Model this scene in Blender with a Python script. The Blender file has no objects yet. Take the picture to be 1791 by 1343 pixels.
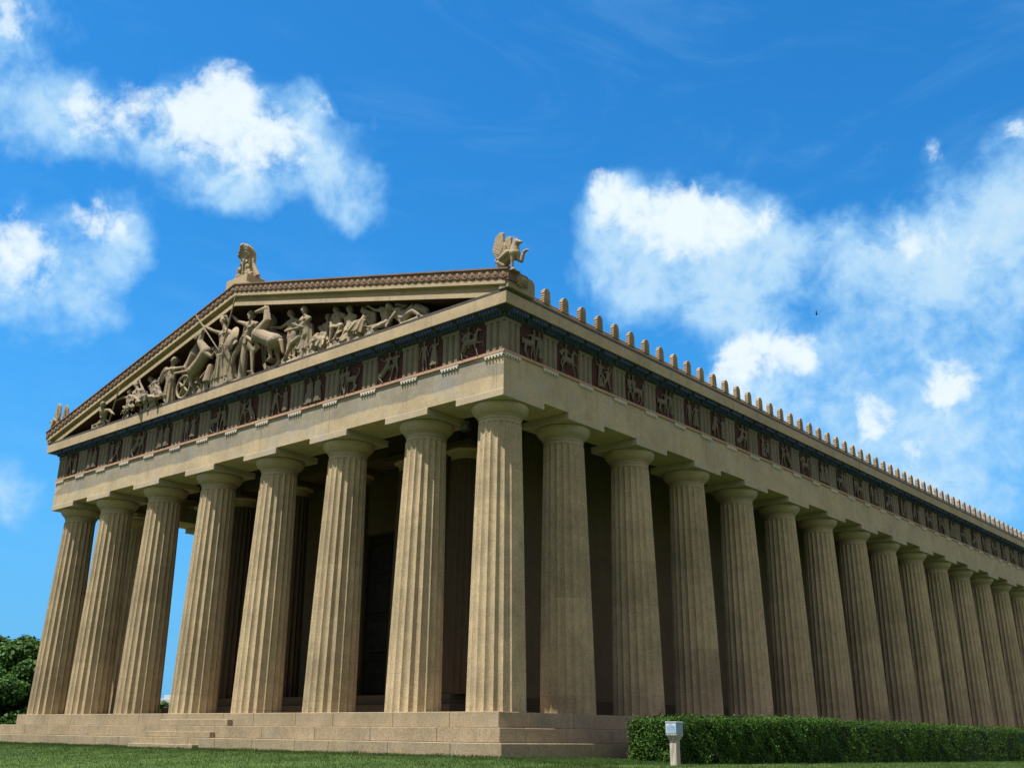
import bpy, bmesh, math, random
import numpy as np
from mathutils import Vector, Matrix
random.seed(7)
SC = bpy.context.scene
COL = SC.collection
PI = math.pi
R = math.radians

# ------------------------------------------------------------------ camera
cam_d = bpy.data.cameras.new('camera')
cam = bpy.data.objects.new('camera', cam_d)
COL.objects.link(cam)
_r = Vector((0.76114883, 0.64848028, 0.01121495)); _u = Vector((0.20081348, -0.25207473, 0.94664264)); _f = Vector((-0.61670609, 0.71828382, 0.32208997))
M = Matrix((( _r.x, _u.x, -_f.x, 21.1682), (_r.y, _u.y, -_f.y, -24.2344), (_r.z, _u.z, -_f.z, -0.6512), (0, 0, 0, 1)))
cam.matrix_world = M
cam_d.sensor_width = 36.0
cam_d.sensor_fit = 'HORIZONTAL'
cam_d.lens = 1800.06 / 1791 * 36
cam_d.clip_start = 0.1
cam_d.clip_end = 6000
SC.camera = cam

# ------------------------------------------------------------------ exposure, sun
SC.view_settings.view_transform = 'Standard'
SC.view_settings.look = 'None'
SC.view_settings.exposure = 0.95
SC.view_settings.gamma = 1.0
SUN_EL, SUN_AZ = R(68), R(-24)           # azimuth measured from the front normal, minus = towards the left
sdir = Vector((math.sin(SUN_AZ) * math.cos(SUN_EL), -math.cos(SUN_AZ) * math.cos(SUN_EL), math.sin(SUN_EL)))
sd = bpy.data.lights.new('sun', 'SUN')
sd.energy = 5.0
sd.angle = R(0.5)
sd.color = (1.0, 0.945, 0.85)
sun = bpy.data.objects.new('sun', sd)
sun.rotation_euler = sdir.to_track_quat('Z', 'Y').to_euler()
sun.location = (0, -40, 80)
COL.objects.link(sun)

# ------------------------------------------------------------------ node helper
class NT:
    def __init__(s, tree):
        s.t = tree; s.n = tree.nodes; s.l = tree.links
    def new(s, typ, **kw):
        nd = s.n.new(typ)
        for k, v in kw.items():
            if k.startswith('_'): continue
            setattr(nd, k, v)
        return nd
    def link(s, a, b): s.l.new(a, b)
    def val(s, sock, v):
        if hasattr(v, 'is_linked') or isinstance(v, bpy.types.NodeSocket): s.l.new(v, sock)
        else: sock.default_value = v
    def math(s, op, a, b=0.0, c=0.0, clamp=False):
        nd = s.n.new('ShaderNodeMath'); nd.operation = op; nd.use_clamp = clamp
        s.val(nd.inputs[0], a); s.val(nd.inputs[1], b); s.val(nd.inputs[2], c)
        return nd.outputs[0]
    def mix(s, f, a, b, mode='MIX'):
        nd = s.n.new('ShaderNodeMix'); nd.data_type = 'RGBA'; nd.blend_type = mode
        s.val(nd.inputs[0], f)
        for i, v in ((6, a), (7, b)):
            if isinstance(v, (tuple, list)): nd.inputs[i].default_value = (*v[:3], 1)
            else: s.l.new(v, nd.inputs[i])
        return nd.outputs[2]
    def noise(s, vec, scale, detail=4, rough=0.55, dist=0.0):
        nd = s.n.new('ShaderNodeTexNoise')
        if vec is not None: s.l.new(vec, nd.inputs['Vector'])
        nd.inputs['Scale'].default_value = scale; nd.inputs['Detail'].default_value = detail
        nd.inputs['Roughness'].default_value = rough; nd.inputs['Distortion'].default_value = dist
        return nd.outputs['Fac']
    def mapr(s, v, a, b, c=0.0, d=1.0, smooth=True):
        nd = s.n.new('ShaderNodeMapRange'); nd.interpolation_type = 'SMOOTHSTEP' if smooth else 'LINEAR'
        s.val(nd.inputs[0], v)
        for i, x in zip((1, 2, 3, 4), (a, b, c, d)): s.val(nd.inputs[i], x)
        return nd.outputs[0]
    def scalevec(s, v, x, y, z):
        nd = s.n.new('ShaderNodeVectorMath'); nd.operation = 'MULTIPLY'
        s.l.new(v, nd.inputs[0]); nd.inputs[1].default_value = (x, y, z)
        return nd.outputs[0]

# ------------------------------------------------------------------ sky and clouds (by world direction)
SKY_STR = 0.06
world = bpy.data.worlds.new('World')
SC.world = world
world.use_nodes = True
wt = NT(world.node_tree)
for nd in list(wt.n): wt.n.remove(nd)
CL = """-67.22 31.47 0.95 0.6;-66.05 31.02 1.27 0.7;-63.91 31.48 1.43 0.8;-59.3 32.75 1.34 1;-60.27 31.28 1.27 0.8;-58.46 31.57 1.91 1;-56.71 31.24 1.75 0.9;-61 30.57 1.11 0.7;-54.93 30.73 1.59 0.7;-57.26 30.12 1.91 0.5;-65.65 26.04 0.95 0.6;-64.35 25.55 1.11 0.7;-69.34 23.83 1.43 0.8;-68.32 22.89 1.43 0.8;-71.6 34.19 1.27 0.5;-35.61 29.64 0.76 0.8;-34.63 28.84 1.08 1;-33.53 27.72 1.34 1;-30.55 28.18 1.27 1;-31.81 27.18 1.43 1;-28.86 27.45 1.43 1;-27.01 27.15 1.27 0.8;-30.12 26.46 1.59 0.8;-25.33 27.15 0.95 0.6;-28.02 19.49 1.02 1;-26.85 20.19 1.27 1.2;-25.53 20.56 1.27 1.2;-24.11 20.45 1.02 1.1;-23.72 19.49 0.76 0.9;-26.6 19.09 1.27 0.9;-16.59 17.51 1.08 1.2;-17.1 16.89 0.76 1;-15.97 16.85 0.95 1;-20.76 16.86 0.76 1;-20.4 16.01 0.95 0.9;-21.02 15.76 0.7 0.7;-18.56 14.21 0.95 0.6;-18.71 25.58 1.11 0.5;-16.65 24.97 1.11 0.5;-14.41 24.02 1.11 0.4;-11.55 29.18 0.76 0.6;-15.43 29.27 0.57 0.5;-53.27 33.35 0.7 0.6;-49.83 28.36 0.8 0.5"""
HZ = """-71.51 33.13 3.5 0.8;-70.06 30.49 2.55 0.7;-68.29 30.65 2.23 0.6;-66.77 30.72 2.23 0.8;-64.3 30.97 2.39 0.8;-64.42 29.79 1.59 0.5;-59.51 31.85 2.86 0.9;-58.25 29.98 3.82 1;-55.24 30.39 3.5 1;-57.08 28.65 2.55 0.8;-53.41 29.4 1.91 0.7;-61.66 30.6 1.91 0.6;-50.55 28.61 1.91 0.7;-49.45 27.93 1.75 0.6;-51.32 27.31 1.43 0.4;-53.81 33.38 1.53 0.55;-49.8 32.6 1.59 0.25;-64.28 25.12 2.71 0.8;-62.87 23.88 1.91 0.7;-66.52 25.87 1.27 0.5;-69.19 23 3.18 0.9;-67.53 21.58 3.18 0.8;-65.19 21.41 2.23 0.7;-67.24 11.48 1.91 0.6;-66.04 10.61 1.27 0.4;-34.91 28.85 1.91 0.8;-32.87 26.61 3.5 1;-29.1 26.4 3.82 1;-25.72 26.42 2.55 0.8;-34.66 24.81 2.55 0.7;-30.22 24.61 3.5 0.8;-33.66 23.52 1.91 0.5;-25.89 24.29 2.86 0.6;-27.33 22.56 2.86 0.3;-21.92 25.1 2.55 0.6;-18.48 24.95 3.18 0.75;-14.98 24.11 3.5 0.8;-11.87 23.84 4.14 0.8;-16.33 22.86 3.18 0.45;-20.59 22.83 3.18 0.35;-15.45 29.13 1.11 0.45;-14.77 27.56 1.27 0.3;-11.59 28.91 1.91 0.6;-11.32 27.15 2.86 0.6;-13.33 27.28 1.59 0.35;-26.58 19.4 3.18 0.9;-24.06 19.21 2.55 0.7;-26.42 17.22 3.18 0.6;-23.35 16.7 3.5 0.5;-16.52 16.97 2.23 0.8;-20.42 15.86 2.86 0.8;-18.88 13.94 2.86 0.7;-17.3 12.93 2.23 0.5;-15.68 14.83 3.18 0.35;-13.41 19.2 4.77 0.35;-14.41 12.11 3.82 0.3;-17.98 19.22 4.14 0.22;-18.86 11.58 3.82 0.3;-21.75 17.49 6.68 0.16;-15.83 13.68 7 0.22;-13.66 17.5 5.09 0.16;-24.8 21.74 3.82 0.1;-18.94 21.13 5.09 0.12"""
def build_sky():
    sky = wt.new('ShaderNodeTexSky', sky_type='NISHITA')
    sky.sun_disc = False
    sky.sun_elevation = SUN_EL
    sky.sun_rotation = PI - SUN_AZ
    sky.altitude = 200; sky.air_density = 1.0; sky.dust_density = 0.6; sky.ozone_density = 2.5
    hs = wt.new('ShaderNodeHueSaturation')
    hs.inputs['Saturation'].default_value = SKY_SAT; hs.inputs['Value'].default_value = SKY_VAL
    wt.link(sky.outputs[0], hs.inputs['Color'])
    base = wt.mix(1.0, hs.outputs[0], SKY_TINT, 'MULTIPLY')
    tc = wt.new('ShaderNodeTexCoord')
    gen = tc.outputs['Generated']
    n1 = wt.new('ShaderNodeTexNoise'); wt.link(gen, n1.inputs['Vector'])
    n1.inputs['Scale'].default_value = 7; n1.inputs['Detail'].default_value = 3
    off = wt.new('ShaderNodeVectorMath', operation='SUBTRACT'); wt.link(n1.outputs['Color'], off.inputs[0]); off.inputs[1].default_value = (.5, .5, .5)
    sc = wt.new('ShaderNodeVectorMath', operation='SCALE'); wt.link(off.outputs[0], sc.inputs[0]); sc.inputs['Scale'].default_value = 0.05
    add = wt.new('ShaderNodeVectorMath', operation='ADD'); wt.link(gen, add.inputs[0]); wt.link(sc.outputs[0], add.inputs[1])
    n1b = wt.new('ShaderNodeTexNoise'); wt.link(gen, n1b.inputs['Vector'])
    n1b.inputs['Scale'].default_value = 24; n1b.inputs['Detail'].default_value = 2
    offb = wt.new('ShaderNodeVectorMath', operation='SUBTRACT'); wt.link(n1b.outputs['Color'], offb.inputs[0]); offb.inputs[1].default_value = (.5, .5, .5)
    scb = wt.new('ShaderNodeVectorMath', operation='SCALE'); wt.link(offb.outputs[0], scb.inputs[0]); scb.inputs['Scale'].default_value = 0.03
    addb = wt.new('ShaderNodeVectorMath', operation='ADD'); wt.link(add.outputs[0], addb.inputs[0]); wt.link(scb.outputs[0], addb.inputs[1])
    pos = addb.outputs[0]
    def blobs(txt, k):
        acc = None
        for e in txt.split(';'):
            a, el, r, w = [float(v) for v in e.split()]
            a, el = R(a), R(el)
            d = wt.new('ShaderNodeVectorMath', operation='DISTANCE')
            wt.link(pos, d.inputs[0]); d.inputs[1].default_value = (math.cos(el) * math.sin(a), math.cos(el) * math.cos(a), math.sin(el))
            m = wt.mapr(d.outputs['Value'], R(r) * k, 0.0, 0.0, w)
            acc = m if acc is None else wt.math('ADD', acc, m)
        return acc
    c = blobs(CL, 1.75)
    h = blobs(HZ, 1.42)
    f0 = wt.noise(gen, 10, 4, 0.55, 0.4)
    f1 = wt.noise(gen, 26, 10, 0.60, 0.35)
    f2 = wt.noise(gen, 80, 6, 0.6, 0.2)
    n0, n1, n2 = [wt.math('SUBTRACT', f, .5) for f in (f0, f1, f2)]
    # soft translucent bodies
    hb = wt.math('SUBTRACT', 1.0, wt.math('POWER', 2.718, wt.math('MULTIPLY', h, -1.5)))
    bd = wt.math('ADD', hb, wt.math('ADD', wt.math('MULTIPLY', n0, 1.1), wt.math('ADD', wt.math('MULTIPLY', n1, 1.0), wt.math('MULTIPLY', n2, .35))))
    veil = wt.math('MULTIPLY', wt.mapr(bd, .22, 1.02), wt.mapr(h, .02, .25))
    # firm sunlit billows on their upper sides
    cb = wt.math('MULTIPLY', 1.25, wt.math('SUBTRACT', 1.0, wt.math('POWER', 2.718, wt.math('MULTIPLY', c, -1.3))))
    dens = wt.math('ADD', cb, wt.math('ADD', wt.math('MULTIPLY', n1, 1.9), wt.math('MULTIPLY', n2, .8)))
    core = wt.math('MULTIPLY', wt.mapr(dens, .36, 1.18), wt.mapr(c, .02, .2))
    hc = wt.mapr(bd, .45, 1.35)
    low = wt.mapr(wt.sep_z(gen), 0.0, 0.42, 0.85, 0.0)
    # unseen warm cloud added over the sky away from view, to warm the skylight
    dv = wt.new('ShaderNodeVectorMath', operation='DOT_PRODUCT'); wt.link(gen, dv.inputs[0]); dv.inputs[1].default_value = (-.50, .78, .37)
    away = wt.mapr(dv.outputs['Value'], .70, .35)
    f4 = wt.noise(wt.scalevec(gen, 1, 1, 1.8), 3.2, 8, .6, .4)
    fill_cover = wt.math('MULTIPLY', away, wt.mapr(f4, .36, .56))
    k = 1.0 / SKY_STR
    k *= CLOUD_LIGHT
    lowc = (0.115 * k, 0.37 * k, 0.76 * k)
    hazec = (0.30 * k, 0.60 * k, 0.92 * k)
    soft = (0.60 * k, 0.79 * k, 0.91 * k)
    thick = (0.82 * k, 0.91 * k, 0.95 * k)
    col = wt.mix(low, base, lowc)
    bcol = wt.mix(hc, hazec, soft)
    cir = wt.math('MULTIPLY', wt.mapr(wt.noise(wt.scalevec(gen, 1.2, .8, 3.0), 5, 8, .62, 1.2), .46, .75), .10)
    col = wt.mix(cir, col, hazec)
    col = wt.mix(wt.math('MULTIPLY', veil, 0.90), col, bcol)
    col = wt.mix(wt.math('MULTIPLY', core, 0.92), col, thick)
    col = wt.mix(wt.math('MULTIPLY', fill_cover, .9), col, (0.82 * k, 0.67 * k, 0.51 * k))
    bg = wt.new('ShaderNodeBackground'); bg.inputs['Strength'].default_value = SKY_STR
    wt.link(col, bg.inputs['Color'])
    out = wt.new('ShaderNodeOutputWorld'); wt.link(bg.outputs[0], out.inputs['Surface'])
def _sepz(v):
    nd = wt.n.new('ShaderNodeSeparateXYZ'); wt.link(v, nd.inputs[0]); return nd.outputs[2]
wt.sep_z = _sepz
CLOUD_LIGHT = 0.56
SKY_SAT, SKY_VAL, SKY_TINT = 1.3, 1.55, (0.40, 1.02, 1.15)
build_sky()
world.cycles.sampling_method = 'MANUAL'
world.cycles.sample_map_resolution = 512

# ------------------------------------------------------------------ tags and mesh helpers
def tag(o, label=None, cat=None, group=None, kind=None):
    if label: o['label'] = label
    if cat: o['category'] = cat
    if group: o['group'] = group
    if kind: o['kind'] = kind
    return o
def empty(name, loc, label, cat, group=None):
    o = bpy.data.objects.new(name, None); COL.objects.link(o); o.location = loc
    o.empty_display_size = 0.3
    return tag(o, label, cat, group)
def link(name, me, mat=None, parent=None, loc=(0, 0, 0)):
    o = bpy.data.objects.new(name, me); COL.objects.link(o); o.location = loc
    if mat is not None and not me.materials: me.materials.append(mat)
    if parent is not None: o.parent = parent
    return o
def mesh(name, bm, smooth=False):
    me = bpy.data.meshes.new(name)
    bm.normal_update()
    bm.to_mesh(me); bm.free()
    if smooth:
        me.polygons.foreach_set('use_smooth', [True] * len(me.polygons))
    return me
def box(bm, x0, x1, y0, y1, z0, z1, bev=0.0):
    v = [bm.verts.new(c) for c in ((x0, y0, z0), (x1, y0, z0), (x1, y1, z0), (x0, y1, z0), (x0, y0, z1), (x1, y0, z1), (x1, y1, z1), (x0, y1, z1))]
    fs = [bm.faces.new([v[i] for i in q]) for q in ((0, 3, 2, 1), (4, 5, 6, 7), (0, 1, 5, 4), (1, 2, 6, 5), (2, 3, 7, 6), (3, 0, 4, 7))]
    if bev > 0:
        es = list({e for f in fs for e in f.edges})
        r = bmesh.ops.bevel(bm, geom=es, offset=bev, segments=1, affect='EDGES', profile=0.5)
        return r['faces'] + [f for f in fs if f.is_valid]
    return fs
def prism(bm, pts, a, b, axis):
    """closed polygon pts (two coordinates) extruded from a to b along axis 0/1/2"""
    def mk(p, t):
        return {0: (t, p[0], p[1]), 1: (p[0], t, p[1]), 2: (p[0], p[1], t)}[axis]
    A = [bm.verts.new(mk(p, a)) for p in pts]; B = [bm.verts.new(mk(p, b)) for p in pts]
    n = len(pts)
    fs = [bm.faces.new(A), bm.faces.new(B[::-1])]
    for i in range(n):
        fs.append(bm.faces.new((A[i], B[i], B[(i + 1) % n], A[(i + 1) % n])))
    return fs
def fixn(bm):
    bmesh.ops.recalc_face_normals(bm, faces=bm.faces)
def lathe(bm, prof, n=40, cx=0, cy=0, closed=True):
    rings = []
    for r, z in prof:
        rings.append([bm.verts.new((cx + r * math.cos(2 * PI * k / n), cy + r * math.sin(2 * PI * k / n), z)) for k in range(n)])
    for a, b in zip(rings, rings[1:]):
        for k in range(n):
            bm.faces.new((a[k], a[(k + 1) % n], b[(k + 1) % n], b[k]))
    if closed:
        bm.faces.new(rings[0][::-1]); bm.faces.new(rings[-1])
def capsule(bm, p0, r0, p1, r1, n=10, m=3):
    p0, p1 = Vector(p0), Vector(p1)
    w = p1 - p0
    L = w.length
    w = w / L if L > 1e-6 else Vector((0, 0, 1))
    a = Vector((0, 1, 0)) if abs(w.y) < 0.9 else Vector((1, 0, 0))
    u = w.cross(a).normalized(); v = w.cross(u)
    rings = []
    for i in range(1, m + 1):
        t = -PI / 2 + (PI / 2) * i / m
        rings.append((p0 + w * r0 * math.sin(t), r0 * math.cos(t)))
    for i in range(0, m):
        t = (PI / 2) * i / m
        rings.append((p1 + w * r1 * math.sin(t), r1 * math.cos(t)))
    RR = [[bm.verts.new(c + (u * math.cos(2 * PI * k / n) + v * math.sin(2 * PI * k / n)) * r) for k in range(n)] for c, r in rings]
    b0 = bm.verts.new(p0 - w * r0); b1 = bm.verts.new(p1 + w * r1)
    for k in range(n):
        bm.faces.new((b0, RR[0][(k + 1) % n], RR[0][k]))
        bm.faces.new((b1, RR[-1][k], RR[-1][(k + 1) % n]))
    for a_, b_ in zip(RR, RR[1:]):
        for k in range(n):
            bm.faces.new((a_[k], a_[(k + 1) % n], b_[(k + 1) % n], b_[k]))
def tube(bm, pts, r, n=8):
    for a, b in zip(pts, pts[1:]): capsule(bm, a, r, b, r, n, 2)
def drape(bm, p0, r0, p1, r1, n=9, amp=0.03, flat=0.65, tw=0.0, seg=72, ph=0.0, steps=9):
    """folded cloth hanging from p0 to p1: a rippled closed loft"""
    p0, p1 = Vector(p0), Vector(p1)
    w = (p1 - p0).normalized()
    u = Vector((0, 1, 0)).cross(w)
    if u.length < 1e-3: u = Vector((1, 0, 0))
    u.normalize(); v = w.cross(u).normalized()
    rings = []
    for i in range(steps + 1):
        t = i / steps
        c = p0.lerp(p1, t); r = r0 + (r1 - r0) * t
        ring = []
        for k in range(seg):
            th = 2 * PI * k / seg
            rr = r + amp * (0.35 + 0.65 * t) * (math.sin(n * th + tw * t + ph) + 0.45 * math.sin((2 * n + 1) * th + 1.3 - tw * t + 2 * ph))
            ring.append(bm.verts.new(c + u * rr * math.cos(th) + v * rr * flat * math.sin(th)))
        rings.append(ring)
    for a, b in zip(rings, rings[1:]):
        for k in range(seg):
            bm.faces.new((a[k], a[(k + 1) % seg], b[(k + 1) % seg], b[k]))
    bm.faces.new(rings[0][::-1]); bm.faces.new(rings[-1])
def remeshed(name, bm, voxel, smooth_it=2):
    """one continuous carved surface out of the overlapping volumes in bm"""
    fixn(bm)
    me = bpy.data.meshes.new(name); bm.to_mesh(me); bm.free()
    o = bpy.data.objects.new(name, me); COL.objects.link(o)
    md = o.modifiers.new('r', 'REMESH'); md.mode = 'VOXEL'; md.voxel_size = voxel; md.use_smooth_shade = True
    if smooth_it:
        sm = o.modifiers.new('s', 'SMOOTH'); sm.iterations = smooth_it; sm.factor = 0.5
    dg = bpy.context.evaluated_depsgraph_get()
    out = bpy.data.meshes.new_from_object(o.evaluated_get(dg))
    out.name = name
    bpy.data.objects.remove(o); bpy.data.meshes.remove(me)
    out.polygons.foreach_set('use_smooth', [True] * len(out.polygons))
    return out

# ------------------------------------------------------------------ materials
def mat_new(name):
    m = bpy.data.materials.new(name); m.use_nodes = True
    t = NT(m.node_tree)
    b = m.node_tree.nodes['Principled BSDF']
    return m, t, b
def stone(name, base, var=0.25, speck=0.35, streak=0.25, rough=0.88, bump=0.25, joints=False, tone_attr=False, grey=0.0, speck_scale=22.0, light=(1.25, 1.2, 1.1)):
    m, t, b = mat_new(name)
    geo = t.new('ShaderNodeNewGeometry'); P = geo.outputs['Position']
    dark = tuple(c * (1 - var) * k for c, k in zip(base, (1.02, 1.0, 0.95)))
    lite = tuple(min(0.9, c * (1 + (l - 1) * var * 3)) for c, l in zip(base, light))
    n1 = t.noise(P, 0.55, 5, 0.6, 0.2)
    n2 = t.noise(P, 2.6, 6, 0.65, 0.2)
    mixv = t.math('ADD', t.math('MULTIPLY', n1, .6), t.math('MULTIPLY', n2, .4))
    col = t.mix(t.mapr(mixv, .32, .68), dark, lite)
    if streak > 0:
        sv = t.scalevec(P, 3.2, 3.2, 0.22)
        s1 = t.mapr(t.noise(sv, 1.6, 4, 0.6), .5, .78)
        col = t.mix(t.math('MULTIPLY', s1, streak), col, tuple(c * 0.55 for c in base))
    if grey > 0:
        g1 = t.mapr(t.noise(P, 0.9, 5, 0.6), .48, .66)
        gl = sum(base) / 3
        col = t.mix(t.math('MULTIPLY', g1, grey), col, (gl * 1.02, gl * 1.02, gl))
    sp = t.noise(P, speck_scale, 3, 0.75)
    spk = t.mapr(sp, .30, .70, 1 - speck, 1 + speck * .8, smooth=False)
    comb = t.new('ShaderNodeCombineXYZ')
    for i in range(3): t.link(spk, comb.inputs[i])
    col = t.mix(1.0, col, comb.outputs[0], 'MULTIPLY')
    if joints:
        sep = t.new('ShaderNodeSeparateXYZ'); t.link(P, sep.inputs[0])
        oi = t.new('ShaderNodeObjectInfo')
        wob = t.math('MULTIPLY', t.noise(P, 3.0, 2), 0.05)
        z = t.math('ADD', t.math('ADD', t.math('DIVIDE', sep.outputs[2], 1.62), t.math('MULTIPLY', oi.outputs['Random'], 7.3)), wob)
        fr = t.math('FRACT', z)
        line = t.math('LESS_THAN', fr, 0.012)
        vis = t.mapr(t.noise(P, 1.1, 3), .42, .6)
        col = t.mix(t.math('MULTIPLY', t.math('MULTIPLY', line, vis), .45), col, tuple(c * .45 for c in base))
        # drums differ a little in tone
        fl = t.math('FLOOR', z)
        wn = t.new('ShaderNodeTexWhiteNoise', noise_dimensions='1D'); t.link(fl, wn.inputs['W'])
        dt = t.math('MULTIPLY', t.mapr(wn.outputs['Value'], 0, 1, 0.92, 1.06, smooth=False), t.mapr(oi.outputs['Random'], 0, 1, .90, 1.06, smooth=False))
        c2 = t.new('ShaderNodeCombineXYZ')
        for i in range(3): t.link(dt, c2.inputs[i])
        col = t.mix(1.0, col, c2.outputs[0], 'MULTIPLY')
    if tone_attr:
        at = t.new('ShaderNodeAttribute', attribute_name='tone')
        col = t.mix(1.0, col, at.outputs['Color'], 'MULTIPLY')
    t.link(col, b.inputs['Base Color'])
    b.inputs['Roughness'].default_value = rough
    b.inputs['Specular IOR Level'].default_value = 0.25
    if bump > 0:
        bp = t.new('ShaderNodeBump'); bp.inputs['Strength'].default_value = bump; bp.inputs['Distance'].default_value = 0.03
        t.link(t.math('ADD', sp, t.math('MULTIPLY', n2, .6)), bp.inputs['Height'])
        t.link(bp.outputs[0], b.inputs['Normal'])
    return m
def plain(name, base, rough=0.6, var=0.15, scale=6.0, metal=0.0, spec=0.4):
    m, t, b = mat_new(name)
    geo = t.new('ShaderNodeNewGeometry')
    n = t.noise(geo.outputs['Position'], scale, 5, 0.6)
    col = t.mix(t.mapr(n, .35, .65), tuple(c * (1 - var) for c in base), tuple(min(.9, c * (1 + var)) for c in base))
    t.link(col, b.inputs['Base Color'])
    b.inputs['Roughness'].default_value = rough; b.inputs['Metallic'].default_value = metal
    b.inputs['Specular IOR Level'].default_value = spec
    return m
MT = {}
MT['shaft'] = stone('column_stone', (0.36, 0.288, 0.19), .25, .36, .5, joints=True)
MT['stone'] = stone('building_stone', (0.36, 0.29, 0.19), .16, .28, .18)
MT['arch'] = stone('architrave_stone', (0.39, 0.312, 0.208), .2, .22, .35, grey=.35)
def soil(m):
    t = NT(m.node_tree); b = m.node_tree.nodes['Principled BSDF']
    src = b.inputs['Base Color'].links[0].from_socket
    geo = t.new('ShaderNodeNewGeometry'); P = geo.outputs['Position']
    sx = t.new('ShaderNodeSeparateXYZ'); t.link(P, sx.inputs[0])
    sn = t.new('ShaderNodeSeparateXYZ'); t.link(geo.outputs['True Normal'], sn.inputs[0])
    front = t.math('LESS_THAN', sn.outputs[1], -.9)
    x, z = sx.outputs[0], sx.outputs[2]
    wob = t.math('MULTIPLY', t.math('SUBTRACT', t.noise(P, .8, 4, .6), .5), .32)
    zz = t.math('ADD', z, wob)
    a = t.mapr(zz, 10.66, 10.76)                                     # lower edge of the soiling
    r = t.mapr(t.math('ADD', zz, t.math('MULTIPLY', x, .34)), 10.88, 10.78)       # washed clean towards the near corner
    l = t.mapr(t.math('SUBTRACT', zz, t.math('MULTIPLY', t.math('ADD', x, 29.9), .45)), 11.30, 11.15)
    r = t.mapr(t.math('ADD', z, t.math('MULTIPLY', x, .30)), 11.08, 10.98)
    k = t.math('MULTIPLY', t.math('MULTIPLY', a, r), t.math('MULTIPLY', front, l))
    n = t.mapr(t.noise(P, 2.2, 5, .6), .3, .7, .75, 1.0)
    jx = t.math('ABSOLUTE', t.math('SUBTRACT', t.math('FRACT', t.math('ADD', t.math('DIVIDE', t.math('ADD', x, 4.69), 4.296), .5)), .5))
    jy = t.math('ABSOLUTE', t.math('SUBTRACT', t.math('FRACT', t.math('ADD', t.math('DIVIDE', t.math('SUBTRACT', sx.outputs[1], 4.69), 4.291), .5)), .5))
    side = t.math('GREATER_THAN', t.math('ABSOLUTE', sn.outputs[0]), .9)
    jn = t.math('MAXIMUM', t.math('MULTIPLY', front, t.math('LESS_THAN', jx, .0022)), t.math('MULTIPLY', side, t.math('LESS_THAN', jy, .0022)))
    src = t.mix(t.math('MULTIPLY', jn, .55), src, (.10, .085, .06))
    c = t.mix(t.math('MULTIPLY', k, n), src, t.mix(1.0, src, (.56, .63, .76), 'MULTIPLY'))
    t.link(c, b.inputs['Base Color'])
soil(MT['arch'])
MT['cap'] = stone('capital_stone', (0.33, 0.265, 0.178), .18, .25, .15, grey=.2)
MT['abacus'] = stone('abacus_stone', (0.36, 0.30, 0.22), .12, .2, .2, grey=.4)
MT['step'] = stone('step_stone', (0.272, 0.222, 0.152), .24, .4, .4, tone_attr=True, grey=.15)
MT['geison'] = stone('cornice_stone', (0.35, 0.275, 0.182), .18, .2, .5)
MT['tri'] = stone('triglyph_stone', (0.17, 0.143, 0.107), .2, .25, .45)
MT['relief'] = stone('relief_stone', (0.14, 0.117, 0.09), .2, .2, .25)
MT['statue'] = stone('statue_stone', (0.235, 0.19, 0.135), .3, .2, .45, grey=.3, speck_scale=14)
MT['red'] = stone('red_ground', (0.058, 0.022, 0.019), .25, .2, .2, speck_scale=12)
MT['soffit_shade'] = stone('red_soffit_shade', (0.05, 0.022, 0.018), .25, .2, .2)  # shade of the gable recess put into a dark red
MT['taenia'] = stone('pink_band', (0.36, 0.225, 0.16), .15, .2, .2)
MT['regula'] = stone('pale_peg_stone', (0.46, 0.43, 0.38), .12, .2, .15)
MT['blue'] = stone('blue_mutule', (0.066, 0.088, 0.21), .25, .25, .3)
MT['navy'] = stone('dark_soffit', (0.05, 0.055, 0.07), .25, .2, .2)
MT['sima'] = stone('sima_brown', (0.17, 0.105, 0.075), .3, .3, .35)
MT['egg'] = stone('egg_brown', (0.20, 0.135, 0.10), .3, .3, .3)
MT['antefix'] = stone('antefix_stone', (0.27, 0.215, 0.15), .25, .3, .3)
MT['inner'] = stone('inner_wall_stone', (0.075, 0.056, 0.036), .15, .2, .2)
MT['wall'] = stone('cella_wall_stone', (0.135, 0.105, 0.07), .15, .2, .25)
MT['lead'] = plain('lead_edge', (0.05, 0.042, 0.036), .6, .3, 3)
MT['roof'] = stone('roof_tile', (0.33, 0.22, 0.15), .2, .2, .2)
# ================================================================== ground
XL, YB = -30.88, 69.5
def hgt(x, y):
    dx = max(0.0, x - 0.9, XL - 3.2 - x); dy = max(0.0, -0.9 - y, y - YB - 0.9)
    d = math.hypot(dx, dy)
    s = min(1.0, d / 40.0)
    z = -1.27 - 1.05 * (s * (1.75 - 0.75 * s)) * (1 if d < 40 else 1)
    yy = min(max(y, 0.0), 80.0)
    z -= 0.0085 * yy * (1 - s)
    return z
def axis(a, b, core0, core1, step):
    out = []; v = core0
    while v <= core1: out.append(v); v += step
    st = step; v = core0
    while v > a:
        st *= 1.35; v -= st; out.append(v)
    st = step; v = out[-1] if False else core1
    while v < b:
        st *= 1.35; v += st; out.append(v)
    return sorted(out)
gx = axis(-2500, 2500, -45, 30, 1.5); gy = axis(-2500, 2500, -35, 75, 1.5)
gv = [(x, y, hgt(x, y)) for y in gy for x in gx]
nx = len(gx)
gf = [(j * nx + i, j * nx + i + 1, (j + 1) * nx + i + 1, (j + 1) * nx + i) for j in range(len(gy) - 1) for i in range(nx - 1)]
gm = bpy.data.meshes.new('ground'); gm.from_pydata(gv, [], gf); gm.update()
gm.polygons.foreach_set('use_smooth', [True] * len(gm.polygons))
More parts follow.
